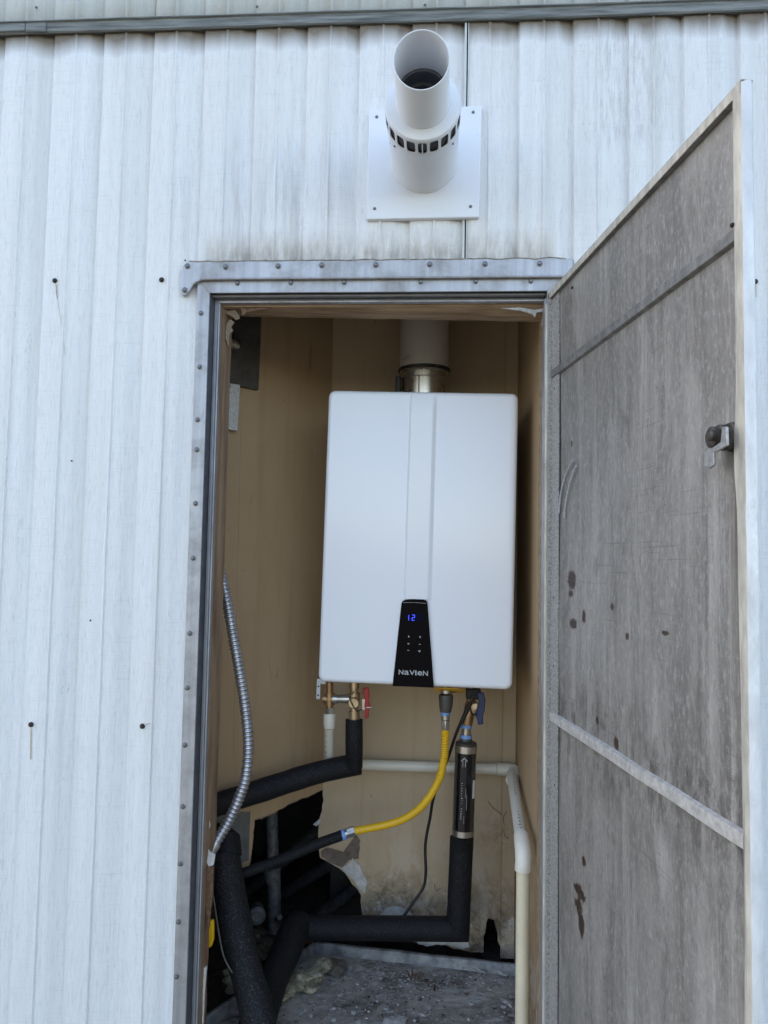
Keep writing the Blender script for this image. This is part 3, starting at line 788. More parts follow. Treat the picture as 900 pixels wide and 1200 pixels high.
# braces
def brace(pa, pb, pc, pd, m):
    """photo points: top-left, top-right, bottom-right, bottom-left, on a plane proud of the skin"""
    q = [don(x, y, .004) for x, y in (pa, pb, pc, pd)]
    zt_, zb_ = (q[0][1] + q[1][1]) / 2, (q[2][1] + q[3][1]) / 2
    u0, u1 = .014, DW - .018
    b = MB(); pr = [(.0098, zb_ - .002), (.0034, zb_), (.003, zb_ + .001), (.003, zt_ - .001), (.0034, zt_), (.0098, zt_ + .002)]
    N = 30
    for i in range(N + 1):
        u = u0 + (u1 - u0) * i / N; w = noise.noise(Vector((u * 9, zt_, 2))) * .0012
        for nn, z in pr: b.v.append(D(u, nn, z + w))
    for i in range(N):
        for k in range(5): b.f.append((i * 6 + k, i * 6 + k + 1, i * 6 + 7 + k, i * 6 + 6 + k))
    return b.build('brace', m, door, smooth=False)
brace((645, 432), (855, 277), (855, 291), (645, 441), M['brace'])
brace((641, 834), (866, 970), (867, 990), (641, 843), M['brace_pale'])
# screws on the rim
for px, py in ((859, 264), (666, 337), (646, 455), (645, 700), (645, 780), (646, 920)):
    u, z = don(px, py); screw(D(u, -.0002, z) if px > 800 else D(max(u, .02), .0082, z), -dn, door, .003, 'black_screw')
# rust-bitten spots on the inner skin
def patch(pts, m, off, name='rust_patch', am=.8):
    pts = jag(pts + [pts[0]], 2.2, am * 1.25)[:-1]; b = MB()
    P = [atp(x, y, mw @ Vector((0, off, 0)), dn) for x, y in pts]; b.prism(P, dn * .001); return b.build(name, m, door, smooth=False)
RO = .0066
b = MB()
for pts in ([(671, 540), (663, 556), (657, 580), (655, 602)], [(675, 546), (668, 566), (663, 590), (661, 608)]):
    p3 = [atp(x, y, mw @ Vector((0, RO, 0)), dn) for x, y in pts]; b.tube(spline(p3, 6), .0018, 6)
b.build('chalk_mark', M['scuff'], door)
# latch
lat = MB(); c = D(ul, 0, zlat)
def lp(px, py, off): return atp(px, py, mw @ Vector((0, off, 0)), dn)
lat.lathe([(.0145, 0), (.0145, .008), (.012, .010), (.012, .017), (.009, .019), (.0004, .019)], lp(850, 513, .006), -dn, 20)
latch = lat.build('latch', M['lock_metal'], door)
b = MB(); p = lp(844, 512, -.014); p2 = lp(835, 510, -.014); b.lathe([(.0065, -.003), (.0065, .003), (.0045, .005), (.0003, .005)], p2, -dn, 14)
b.build('latch_pin', M['lock_metal'], latch)
b = MB(); pts = [lp(846, 500, -.012), lp(851, 500, -.012), lp(852, 522, -.012), lp(838, 530, -.012), lp(836, 528, -.012), lp(836, 545, -.012), lp(831, 549, -.012), lp(825, 546, -.012), lp(825, 530, -.012), lp(829, 526, -.012), lp(834, 525, -.012), lp(844, 518, -.012)]
b.prism(pts, dn * .003); b.build('latch_cam', mat_simple('worn_cam_metal', (.42, .42, .42), .45, .6, .2, 150, .3), latch, bevel=.0008)
b = MB(); b.prism([lp(843, 499, .001), lp(856, 494, .001), (lp(861, 500, .001)), lp(861, 516, .001), lp(853, 530, .001), lp(845, 524, .001)], dn * .008); b.build('latch_base', M['lock_metal'], latch, bevel=.002)

# ================================================================ vent terminal
vc = at(497, 190, -.01); vent = thing('vent_terminal', 'white round flue vent cap on square plate above the door', 'vent', (vc.x, 0, vc.z))
q = [at(x, y, -.012) for x, y in ((432.5, 129), (565, 123.5), (561.5, 254.5), (429.5, 257))]
b = MB(); b.prism(q, (0, .012, 0)); b.build('wall_plate', M['vent'], vent, bevel=.0022, seg=3)
wplate = bpy.data.objects['wall_plate']
for px, py in ((441.5, 137), (554.5, 131.5), (439, 244.5), (551.5, 242)):
    p = at(px, py, -.012); screw((p.x, -.012, p.z), (0, -1, 0), wplate, .0032, 'screw')
vcx = vc.x + .0006; vcz = vc.z + .0015
RV = .0672; Y0 = -.012; Y1 = -.20
n = 48; b = MB()
def ring(rad, y): return [Vector((vcx + rad * math.sin(2 * math.pi * k / n), y, vcz - rad * math.cos(2 * math.pi * k / n))) for k in range(n)]
rings = [(RV * 1.0, Y0), (RV * 1.0, Y0 - .004), (RV * .985, Y0 - .006), (RV * .985, -.148), (RV * 1.003, -.152)]
b.v = [v for r_, y in rings for v in ring(r_, y)]
for i in range(len(rings) - 1):
    for k in range(n): b.f.append((i * n + k, i * n + (k + 1) % n, (i + 1) * n + (k + 1) % n, (i + 1) * n + k))
# slotted band
NS = 20; ya, yb = -.152, -.198; yc = -.179
for sidx in range(NS):
    t0 = 2 * math.pi * (sidx - .5) / NS; t1 = 2 * math.pi * (sidx + .5) / NS; tc = (t0 + t1) / 2; ht = (t1 - t0) / 2
    outer = []; inner = []
    K = 24
    for k in range(K):
        a = 2 * math.pi * k / K; ca, sa = math.cos(a), math.sin(a)
        m = max(abs(ca), abs(sa)); ox, oy = ca / m, sa / m
        p = 5.0; sup = (abs(ca) ** p + abs(sa) ** p) ** (-1 / p); ix, iy = ca * sup, sa * sup
        outer.append((tc + ht * ox, (ya + yb) / 2 + (ya - yb) / 2 * oy)); inner.append((tc + ht * .77 * ix, yc + .0175 * iy))
    def cyl(t, y, rad=RV * 1.003): return Vector((vcx + rad * math.sin(t), y, vcz - rad * math.cos(t)))
    o = len(b.v); b.v += [cyl(*p) for p in outer] + [cyl(*p) for p in inner] + [cyl(*p, RV * .975) for p in inner]
    for k in range(K):
        k2 = (k + 1) % K; b.f += [(o + k, o + k2, o + K + k2, o + K + k), (o + K + k, o + K + k2, o + 2 * K + k2, o + 2 * K + k)]
RI = .0460
o = len(b.v); rr = [(RV * 1.003, -.198), (RV * .99, -.2015), (RV * .965, -.2035), (RI + .004, -.206), (RI - .001, -.206)]
b.v += [v for r_, y in rr for v in ring(r_, y)]
for i in range(len(rr) - 1):
    for k in range(n): b.f.append((o + i * n + k, o + i * n + (k + 1) % n, o + (i + 1) * n + (k + 1) % n, o + (i + 1) * n + k))
b.build('outer_sleeve', M['vent'], vent)
b = MB(); b.lathe([(RV * .95, .02), (RV * .95, .188)], (vcx, 0, vcz), (0, -1, 0), 32); b.build('slot_shade', M['rubber'], vent)  # black cylinder standing in for the deep shade behind the slots
# thin tab visible behind the lowest slot
b = MB(); b.box(vcx - .0012, vcx + .0008, -.192, -.160, vcz - RV * .99, vcz - RV * .95); b.build('slot_tab', M['vent'], vent)
# inner pipe with oblique mouth
b = MB(); n = 56
def mouth(z): return -.322 - (z / RI) * .008
def rg(rad, yf_): return [Vector((vcx + rad * math.sin(2 * math.pi * k / n), yf_(-rad * math.cos(2 * math.pi * k / n)), vcz - rad * math.cos(2 * math.pi * k / n))) for k in range(n)]
seq = [rg(RI + .0012, lambda z: -.204), rg(RI + .0012, lambda z: -.209), rg(RI, lambda z: -.211), rg(RI, lambda z: mouth(z) + .001), rg(RI - .0006, mouth), rg(RI - .0018, mouth), rg(RI - .0024, lambda z: mouth(z) + .001), rg(RI - .0024, lambda z: -.2), rg(RI - .0024, lambda z: -.08)]
b.v = [v for s_ in seq for v in s_]
for i in range(len(seq) - 1):
    for k in range(n): b.f.append((i * n + k, i * n + (k + 1) % n, (i + 1) * n + (k + 1) % n, (i + 1) * n + k))
b.build('exhaust_pipe', M['vent'], vent)
b = MB(); b.lathe([(RI - .0028, .236), (RI - .0055, .2375), (RI - .0075, .236), (RI - .0075, .206), (RI - .014, .206), (RI - .0145, .16), (RI - .022, .16), (RI - .022, .12), (.0005, .12)], (vcx, 0, vcz), (0, -1, 0), 40)
b.build('inner_stop_ring', mat_simple('shaded_liner', (.10, .105, .12), .5, 0, .1, 40, 0), vent)  # liner coloured dark to deepen the shade inside the mouth
b = MB(); b.lathe([(RI - .030, .165), (RI - .028, .168), (RI - .026, .165)], (vcx, 0, vcz), (0, -1, 0), 32); b.build('core_ring', M['plug'], vent)
for t in (-.9, .95):
    p = Vector((vcx + RV * .985 * math.sin(t), -.142, vcz - RV * .985 * math.cos(t))); screw(p, (math.sin(t), 0, -math.cos(t)), vent, .0022)

# ================================================================ water heater
YH = .237
c4 = [at(x, y, YH) for x, y in ((386, 457), (608, 460.5), (600.5, 809), (371.5, 799))]
hc = sum(c4, Vector()) / 4
hw = ((c4[1] - c4[0]).length + (c4[2] - c4[3]).length) / 2; hh = ((c4[0] - c4[3]).length + (c4[1] - c4[2]).length) / 2
tilt = math.atan2(c4[0].z - c4[1].z, c4[1].x - c4[0].x) * .5 + math.atan2(c4[3].z - c4[2].z, c4[2].x - c4[3].x) * .5
print('HEATER', hw, hh, math.degrees(tilt))
heater = bpy.data.objects.new('water_heater', None); COL.objects.link(heater)
heater.matrix_world = Matrix.Translation((hc.x, YH, hc.z)) @ Matrix.Rotation(tilt, 4, 'Y')
tag(heater, 'white wall-hung tankless water heater with black control panel', 'water heater')
bpy.context.view_layer.update(); HM = heater.matrix_world
def HL(x, y, z): return HM @ Vector((x, y, z))
def hloc(px, py, off=0):
    p = atp(px, py, HM @ Vector((0, off, 0)), Vector((0, 1, 0))); return HM.inverted() @ p
hx, hz = hw / 2, hh / 2
def rrect(x, z, r, n=8):
    out = []
    for cx_, cz_, a0 in ((x - r, z - r, 0), (-x + r, z - r, 90), (-x + r, -z + r, 180), (x - r, -z + r, 270)):
        for i in range(n + 1):
            a = R(a0 + 90 * i / n); out.append((cx_ + r * math.cos(a), cz_ + r * math.sin(a)))
    return out
b = MB(); ringsH = [(0, .018, .0), (.0, .018, .0)]
lay = []
for t in range(7):                                   # rounded front edge
    a = R(90 * t / 6); lay.append((-.010 * (1 - math.cos(a)) , .010 - .010 * math.sin(a)))
lay = [(.010 * (1 - math.sin(R(15 * t))), .010 * (1 - math.cos(R(15 * t)))) for t in range(6, -1, -1)]
# (inset, depth)
lay = [(.010 * (1 - math.cos(R(90 - 15 * t))), .010 * (1 - math.sin(R(90 - 15 * t)))) for t in range(7)]
prevn = 0
N = len(rrect(hx, hz, .016))
for ins, dp in [(.010 * (1 - math.sin(R(15 * t))), .010 * (1 - math.cos(R(15 * t)))) for t in range(7)] + [(0, .05), (0, .30)]:
    ins2 = ins
    for x, z in rrect(hx - ins2, hz - ins2, max(.016 - ins2 * .6, .006)): b.v.append(HL(x, dp, z))
L_ = len(b.v) // N
for i in range(L_ - 1):
    for k in range(N): k2 = (k + 1) % N; b.f.append((i * N + k, i * N + k2, (i + 1) * N + k2, (i + 1) * N + k))
b.f.append(tuple(range(N))); b.f.append(tuple((L_ - 1) * N + k for k in range(N)))
cov = b.build('front_cover', M['enamel'], heater)
# raised band down the middle
pt = [hloc(x, y) for x, y in ((482, 459), (510, 459), (503, 705), (474, 705))]
b = MB(); zt_, zb_ = hz - .006, hloc(486, 702).z; NZ = 24
for j in range(NZ + 1):
    t = j / NZ; z = zt_ + (zb_ - zt_) * t
    xl_ = pt[0].x + (pt[3].x - pt[0].x) * t; xr_ = pt[1].x + (pt[2].x - pt[1].x) * t
    for x, y in ((xl_ - .0040, .0004), (xl_ - .001, -.0010), (xl_ + .0015, -.0040), (xl_ + .0075, -.0030), (xr_ - .0065, -.0036), (xr_ - .0020, -.0030), (xr_ + .002, -.0006), (xr_ + .0065, .0003)):
        k = 1 - max(0, (.012 - (zt_ - z)) / .012) * .8
        b.v.append(HL(x, y * k if y < 0 else y, z))
for j in range(NZ):
    for k in range(7): a = j * 8 + k; b.f.append((a, a + 1, a + 9, a + 8))
o_ = b.build('cover_ridge', M['enamel'], heater)
# control panel
ptop = hloc(486, 703); pb = hloc(485, 805)
tl, tr, br, bl = hloc(470.5, 706, -.004), hloc(501, 706, -.004), hloc(508.5, 806, -.004), hloc(460, 804, -.004)
outl = [(bl.x, -hz - .001), (bl.x * .25 + tl.x * .75, bl.z * .25 + tl.z * .75), (tl.x, tl.z - .002), (tl.x + .002, tl.z + .003), (tl.x + .008, tl.z + .0065), ((tl.x + tr.x) / 2, tl.z + .0085), (tr.x - .008, tr.z + .0065), (tr.x - .002, tr.z + .003), (tr.x, tr.z - .002), (br.x * .25 + tr.x * .75, br.z * .25 + tr.z * .75), (br.x, -hz - .001)]
b = MB(); b.prism([HL(x, -.0062, z) for x, z in outl], HM.to_3x3() @ Vector((0, .009, 0))); cp = b.build('control_panel', M['black_gloss'], heater, bevel=.0009)
HR, HU = (HM.to_3x3() @ Vector((1, 0, 0))), (HM.to_3x3() @ Vector((0, 0, 1)))
def hp(px, py, off=-.0068): q = hloc(px, py, off); return HL(q.x, off, q.z)
b = MB(); yy = tl.z - .001
b.tube([HL(tl.x + .003, -.0065, yy + .001), HL((tl.x + tr.x) / 2, -.0068, yy + .002), HL(tr.x - .003, -.0065, yy + .001)], .0004, 6); b.build('panel_crease', M['print'], cp)
sc = .0021
def glyph(body, px, size, z=786.5):
    return text(body, 'brand_lettering', hp(px, z), HR, HU, size, M['print'], cp, .0001)
for ch, x_, wpx in (('N', 470.0, 5.6), ('a', 476.6, 5.4), ('V', 483.0, 6.2), ('I', 487.4, 1.5), ('e', 492.0, 5.4), ('N', 498.6, 5.8)):
    t = glyph(ch, x_, .0150 if ch.isupper() else .0190, 786.6 + (x_ - 485) * .035)
    vs = t.data.vertices; xs0, xs1 = min(v.co.x for v in vs), max(v.co.x for v in vs); z0_ = min(v.co.z for v in vs)
    k_ = (wpx * .00192) / (xs1 - xs0); tx = (HM.inverted() @ hp(x_, 787)).x; tz = (HM.inverted() @ hp(x_, 791.2 + (x_ - 485) * .05)).z
    for v in vs: v.co.x = tx + (v.co.x - (xs0 + xs1) / 2) * k_; v.co.z += tz - z0_
# display digits: seven segment 1 2
def seg7(px, py, w, h, segs):
    b = MB(); c = hp(px, py, -.0066); t = .0009
    S_ = {'a': ((-w, h), (w, h)), 'b': ((w, h), (w, 0)), 'c': ((w, 0), (w, -h)), 'd': ((-w, -h), (w, -h)), 'e': ((-w, 0), (-w, -h)), 'f': ((-w, h), (-w, 0)), 'g': ((-w, 0), (w, 0))}
    for s_ in segs:
        (x0_, z0_), (x1_, z1_) = S_[s_]; p = c + HR * x0_ + HU * z0_; q = c + HR * x1_ + HU * z1_; b.bar(p, q, t, .0004, HM.to_3x3() @ Vector((0, 1, 0)))
        b.bar(p, q, .0004, t, HM.to_3x3() @ Vector((0, 1, 0)))
    return b.build('display_digit', M['led'], cp, smooth=False)
seg7(477.6, 723.8, .0026, .0060, 'bc'); seg7(484.4, 723.8, .0028, .0060, 'abged')
b = MB(); b.obox(hp(486.5, 723.5, -.0063), HR * .019, HM.to_3x3() @ Vector((0, .0002, 0)), HU * .0085); b.build('display_window', M['led_dim'], cp)
for (px, py), ch in zip(((479, 746), (492.3, 746.6), (478.6, 754.3), (492, 755), (478.4, 762), (491.5, 763)), ('\u2022', '+', '=', '-', '~', 'o')):
    b = MB(); p = hp(px, py, -.0064)
    if ch in ('+', '\u2022'): b.obox(p, HR * .0007, HM.to_3x3() @ Vector((0, .0002, 0)), HU * .0022); b.obox(p, HR * .0018, HM.to_3x3() @ Vector((0, .00015, 0)), HU * .0006)
    elif ch == '=': b.obox(p + HU * .001, HR * .0019, HM.to_3x3() @ Vector((0, .0002, 0)), HU * .0005); b.obox(p - HU * .001, HR * .0019, HM.to_3x3() @ Vector((0, .0002, 0)), HU * .0005)
    elif ch in ('-', '~'): b.obox(p, HR * .0022, HM.to_3x3() @ Vector((0, .0002, 0)), HU * .0005)
    else: b.lathe([(.0010, 0), (.0022, 0)], p, (0, -1, 0), 14)
    b.build('touch_button', M['print'], cp, smooth=False)
# casing behind the cover + bracket tab
b = MB(); bb = MB(); bb.box(-hx + .012, hx - .012, .02, YB - YH - .006, -hz + .006, hz - .006); b.add([HM @ v for v in bb.v], bb.f); b.build('casing', M['pp'], heater, bevel=.004)
b = MB(); p = hloc(373, 810, .20); q = MB(); q.box(p.x - .0048, p.x + .0048, .20, .2025, p.z - .020, p.z + .024); b.add([HM @ v for v in q.v], q.f)
tabp = b.build('mounting_tab', M['enamel'], heater, bevel=.0008)
for dz_ in (.012, -.010): screw(HM @ Vector((p.x, .1995, p.z + dz_)), (0, -1, 0), tabp, .0022, 'black_screw')
b = MB(); q = MB(); q.box(p.x - .0048, p.x + .03, .2025, .215, p.z + .018, p.z + .03); b.add([HM @ v for v in q.v], q.f); b.build('tab_bracket', M['enamel'], heater)
# flue collar on top
YFl = .45
fc = at(497, 448, YFl)
b = MB(); zc = (HM @ Vector((0, 0, hz))).z - .01
zr0, zr1 = at(497, 462, YFl).z, at(497, 441, YFl).z
b.lathe([(.0575, zr0 - .03), (.0575, zr1 - .012), (.0595, zr1 - .010), (.0595, zr1 + .004), (.062, zr1 + .006)], (fc.x, YFl, 0), (0, 0, 1), 40); b.build('flue_collar', M['steel'], heater)
b = MB(); b.tube([(fc.x - .012, YFl - .0578, zr0 - .02), (fc.x - .012, YFl - .0578, zr1 - .012)], .0012, 6); b.build('collar_seam', M['plug'], heater)
b = MB(); pz = at(470, 448, YFl - .03); b.box(fc.x - .072, fc.x - .058, YFl - .03, YFl - .005, zr0 - .02, zr1 - .006); b.build('sampling_port', M['rubber'], heater, bevel=.003)

# ================================================================ flue pipe inside
flue = thing('flue_pipe', 'dull grey plastic flue rising from the heater into the dark', 'pipe', (fc.x, YFl, zr1))
zc = at(497, 437, YFl).z - .045
b = MB(); b.lathe([(.0632, 0), (.0632, ZC - zc - .045)], (fc.x, YFl, zc + .045), (0, 0, 1), 40); fp = b.build('pipe', M['pp'], flue)
b = MB(); b.lathe([(.064, 0), (.0672, .001), (.0672, .0075), (.064, .0085)], (fc.x, YFl, zc + .045), (0, 0, 1), 40); b.build('gasket_ring', M['rubber'], flue)
b = MB(); b.lathe([(.0638, 0), (.0650, .001), (.0645, .003)], (fc.x, YFl, zc + .0415), (0, 0, 1), 40); b.build('clamp_edge', M['brass2'], flue)
b = MB(); b.obox(at(476, 420, YFl - .058), (.009, -.004, .0022), (0, .0004, 0), (0, 0, .0006)); b.obox(at(477, 417, YFl - .058), (.007, -.003, .0018), (0, .0004, 0), (0, 0, .0004)); b.build('faint_print', M['boxmetal'], flue)
# ================================================================ pipework under the heater
YH1 = .38
def A(px, py, Y=YH1): return at(px, py, Y)
def tubepx(name, pts, r, m, parent, Y=None, n=20, bevel=0):
    b = MB(); b.tube([A(p[0], p[1], p[2] if len(p) > 2 else Y) for p in pts], r, n); return b.build(name, m, parent, bevel=bevel)
def hexn(name, px, y0, y1, r, m, parent, Y):
    b = MB(); b.tube([A(px, y0, Y), A(px, y1, Y)], r, 6); return b.build(name, m, parent, bevel=.0012)
# hot outlet: brass service valve set
hv = thing('hot_service_valve', 'brass service valve with red lever under heater left side', 'valve', A(415, 822))
body = MB(); body.tube([A(415, 799), A(415, 806), A(415, 806.2), A(415, 812), A(415, 812.2), A(415, 826), A(415, 826.2), A(415, 833), A(415, 833.2), A(415, 846)], [.013, .013, .0105, .0105, .0155, .0155, .011, .011, .0135, .0135], 20)
body.build('valve_body', M['brass2'], hv)
b = MB(); b.lathe([(.0135, 0), (.0135, .022), (.0115, .024), (.0115, .026), (.0002, .026)], A(415.5, 822), (0, -1, 0), 24); b.build('valve_face', M['brass2'], hv)
b = MB(); b.tube([A(387, 819), A(396, 819), A(396.1, 819), A(401, 819), A(401.1, 819), A(411, 819)], [.0115, .0115, .0095, .0095, .011, .011], 18); b.build('side_port', M['nickel'], hv)
b = MB(); b.tube([A(378.5, 819), A(381, 819), A(381.1, 819), A(390, 819)], [.009, .009, .0125, .0125], 18); b.tube([A(386, 799), A(386, 832)], .0095, 16); b.tube([A(386, 812), A(386, 826)], .0128, 18); b.build('relief_tee', M['brass'], hv)
b = MB(); b.prism([A(x, y, YH1 - .012) for x, y in [(426, 806), (432, 806), (433, 816), (432, 822), (434.5, 828), (432, 834), (431.5, 842), (427.5, 842), (428.5, 834), (426, 828), (427, 818), (425, 812)]], (0, .008, 0)); b.build('lever', M['red'], hv, bevel=.0015)
b = MB(); b.prism([A(x, y, YH1 - .012) for x, y in [(424, 819), (428, 819), (428, 832), (424, 832)]], (0, .006, 0)); b.tube([A(429, 829, YH1 - .014), A(435.5, 829, YH1 - .014)], .0025, 10); b.build('lever_pin', M['nickel'], hv, bevel=.001)
b = MB(); pr = [A(415.5, 810, YH1 - .03), A(410, 817, YH1 - .03), A(414, 828, YH1 - .03), A(419, 833, YH1 - .028), A(424, 831, YH1 - .028)]; b.tube(spline(pr, 6), .0012, 6); b.build('tie_wire', M['rubber'], hv)
# relief drain: white plastic pipe
rd = thing('relief_drain_pipe', 'short white plastic pipe hanging from brass tee left of red lever', 'pipe', A(386, 838))
tubepx('adapter', [(386, 836), (386, 838), (386, 850), (386, 853)], [.0135, .0150, .0148, .0135], M['pvc'], rd, YH1)
tubepx('pipe', [(386, 852, .385), (385.5, 912, .47)], .0112, M['pvc'], rd)
tubepx('nut', [(386, 829), (386, 836.5)], .0125, M['nickel'], rd, YH1, 6)
for k, (y_, h_) in enumerate(((860, 6), (868, 3), (873, 4), (879, 6), (885, 3), (889, 2))):
    p = A(382.8, y_, .385 + (y_ - 852) * .0014); b = MB(); b.obox(p + Vector((0, -.0094, 0)), (.0009 if k else .0005, 0, 0), (0, .0006, 0), (0, 0, h_ * .0009)); b.build('ink_mark', M['inkprint'], rd)
# hot line foam
def foam_run(name, label, paths, loc, group=None):
    t = thing(name, label, 'pipe', loc, group)
    for pts, r in paths:
        ps = [A(*p) for p in pts]; b = MB(); sm = resample(spline(ps, 8), .02) + [ps[-1]]
        rr = [r * (1 + noise.noise(p * 14) * .07 + noise.noise(p * 45) * .03) for p in sm]
        b.tube(sm, rr, 24); b.build('foam_sleeve', M['foam'], t)
    return t
hf = foam_run('insulated_hot_pipe', 'black foam-covered pipe from red-lever valve sloping down to the left wall', [(((415, 843, .38), (415, 870, .38), (415, 898, .40)), .0208), (((421, 895, .42), (370, 906, .385), (310, 925, .33), (238, 948, .23)), .0262)], A(415, 895, .4))
# gas connector
gs = thing('gas_hose', 'yellow coated corrugated gas hose curving down to a black line', 'hose', A(522, 840))
tubepx('pipe_stub', [(523, 800), (523, 812)], .014, M['nickel'], gs, YH1)
b = MB(); c = A(522, 811.5); b.lathe([(.016, 0), (.027, .003), (.038, .002), (.038, .0), (.016, -.002)], c + Vector((.010, 0, .004)), (0.02, .30, 1), 28); b.build('warning_tag', M['yellow'], gs)
tubepx('coupling', [(522.5, 814), (522.5, 816), (522.5, 826), (522, 834)], [.0165, .0178, .0165, .0135], M['plug'], gs, YH1)
tubepx('blue_band', [(522, 834.5), (522, 838)], .0118, M['blue_ring'], gs, YH1)
tubepx('nipple', [(522, 838), (522, 843)], .0105, M['nickel'], gs, YH1)
hexn('flare_nut', 522, 843.5, 855, .0112, M['nickel'], gs, YH1)
pts = [A(522, 854), A(521.5, 870), A(520.5, 888, .385), A(515, 912, .385), A(500, 938, .385), A(480, 956, .39), A(455, 966, .395), A(412, 974.5, .40)]
ps, rr = corrugated(pts[:4], .0098, .0056, .0016)
b = MB(); b.tube(ps, rr, 18); b.build('corrugated_jacket', M['yellow'], gs)
b = MB(); b.tube(spline(pts[2:], 10), .0092, 18); b.build('smooth_jacket', M['yellow'], gs)
tubepx('flare_nut', [(416, 973.6, .40), (408, 976, .40)], .0125, M['nickel'], gs, None, 6)
tubepx('nipple', [(409, 975.8, .40), (404.5, 977.2, .40)], .0105, M['nickel'], gs)
tubepx('blue_band', [(405.5, 977, .40), (400.5, 979, .40)], .0125, M['blue_ring'], gs)
gl = thing('black_gas_line', 'thin black line running from yellow hose into the broken wall', 'pipe', A(400, 979, .40))
b = MB(); b.tube(spline([A(401.5, 978.5, .40), A(370, 990, .39), (A(330, 1007, .37)), A(262, 1032, .31)], 8), .0125, 18); b.build('foam_sleeve', M['foam'], gl)
# cold inlet valve, cord, filter
YC = .42
cv = thing('cold_service_valve', 'brass service valve with dark blue lever under heater right side', 'valve', A(550, 830, YC))
tubepx('valve_body', [(552, 800), (552, 822), (551, 826), (547, 852)], [.011, .0115, .014, .0125], M['brass'], cv, YC)
b = MB(); b.lathe([(.0125, 0), (.0125, .018), (.0002, .019)], A(557, 829, YC), (0, -1, 0), 20); b.tube([A(551, 829, YC), A(561, 829, YC)], .011, 16); b.build('valve_face', M['brass2'], cv)
b = MB(); b.prism([A(x, y, YC - .03) for x, y in [(559, 811), (567, 812), (569, 822), (568, 832), (566, 840), (566.5, 849), (560, 849.5), (559, 842), (556, 838), (559, 832), (561, 822)]], (0, .009, 0)); b.build('lever', M['blue'], cv, bevel=.002)
b = MB(); b.tube(spline([A(556, 812, YC - .03), A(551, 822, YC - .03), A(553, 836, YC - .03), A(559, 838, YC - .034)], 6), .0018, 6); b.build('tie_wire', M['rubber'], cv)
b = MB(); b.box(*sorted((A(546, 812, YC).x, A(563, 812, YC).x)), YC - .02, YC + .02, A(550, 818, YC).z, A(550, 806, YC).z); b.build('union_block', M['rubber'], cv, bevel=.003)
fl = thing('scale_filter', 'brown clear inline scale filter with black label and steel end bands', 'filter', A(544, 870, YC))
for y0, y1, r, m, nm in ((849, 853, .0140, 'blue_ring', 'blue_band'), (853, 861, .0118, 'nickel', 'nipple'), (861, 865, .0145, 'blue_ring', 'blue_band'), (865, 868.5, .0150, 'plug', 'reducer')):
    tubepx(nm, [(546.5 - (y0 - 849) * .03, y0), (546.5 - (y1 - 849) * .03, y1)], r, M[m], fl, YC)
T0, T1 = A(546.3, 868, YC), A(542.2, 979, YC); RF = .0262
b = MB(); b.tube([T0, T0.lerp(T1, .01), T0.lerp(T1, .02), T0.lerp(T1, .98), T1], [.018, .024, RF, RF, RF - .002], 32); tb = b.build('clear_tube', M['clearpipe'], fl)
for a0, a1 in ((.045, .115), (.93, .99)):
    b = MB(); b.tube([T0.lerp(T1, a0), T0.lerp(T1, a1)], RF + .0008, 32); b.build('steel_band', M['nickel'], fl)
# wrap label: partial cylinder facing the camera
ax = (T1 - T0).normalized(); ux = Vector((1, 0, 0)); ux = (ux - ax * ux.dot(ax)).normalized(); uy = ax.cross(ux); uy = uy if uy.y < 0 else -uy
b = MB(); K = 14
for a_ in (.12, .925):
    for k in range(K + 1):
        th = R(-46 + 80 * k / K); b.v.append(T0.lerp(T1, a_) + (ux * math.sin(th) + uy * math.cos(th)) * (RF + .0006))
for k in range(K): b.f.append((k, k + 1, K + 2 + k, K + 1 + k))
lb = b.build('black_label', M['label'], fl)
lc = lambda t, dx=0: T0.lerp(T1, t) + uy * (RF + .0018) + ux * (-.004 + dx)
for dx in (-.004, .002): 
    b = MB(); b.bar(lc(.18, dx + .001), lc(.25, dx + .001), .0012, .0004, uy); b.build('arrow_shaft', M['print'], lb)
b = MB(); b.prism([lc(.15), lc(.185, -.008), lc(.195, -.008), lc(.165), lc(.195, .008), lc(.185, .008)], uy * .0004); b.build('arrow_head', M['print'], lb)
for k in range(14):                                             # lettering too small to read in the photograph
    t_ = .42 + k * .026 + (k > 8) * .03; b = MB(); w_ = random.choice((.0016, .0026, .0032)); b.bar(lc(t_, -.0045), lc(t_, -.0045 + w_), .0012 + random.random() * .0012, .0003, uy)
    b.build('label_mark', M['print'], lb)
for i, (t_, dx, L) in enumerate(((.52, .006, .10), (.62, .009, .16), (.76, -.004, .05), (.80, .004, .08))):
    b = MB(); b.bar(lc(t_ - L / 2, dx), lc(t_ + L / 2, dx), .0007, .0003, uy); b.build('label_line', M['print'], lb)
b = MB(); th = R(54)
b.obox(T0.lerp(T1, .49) + (ux * math.sin(th) + uy * math.cos(th)) * (RF + .0006), (ux * math.cos(th) - uy * math.sin(th)) * .0042, ax * .0215, (ux * math.sin(th) + uy * math.cos(th)) * .0004); b.build('white_tag', M['white_tag'], fl)
cordt = thing('power_cord', 'thin black power cord hanging behind the yellow hose', 'cord', A(548, 825, .40))
b = MB(); b.tube(spline([A(556, 812, .36), A(550, 826, .36), A(536, 856, .39), A(525, 888, .44), A(509, 932, .5), A(504, 958, .52), A(498.5, 990, .53), A(499, 1022, .53), A(496, 1040, .53), A(484, 1058, .52), A(470, 1078, .50)], 10), .0038, 10); b.build('cable', M['rubber'], cordt)
b = MB(); b.tube([A(551, 824, .36), A(541, 846, .375)], .0055, 10); b.build('strain_relief', M['rubber'], cordt)

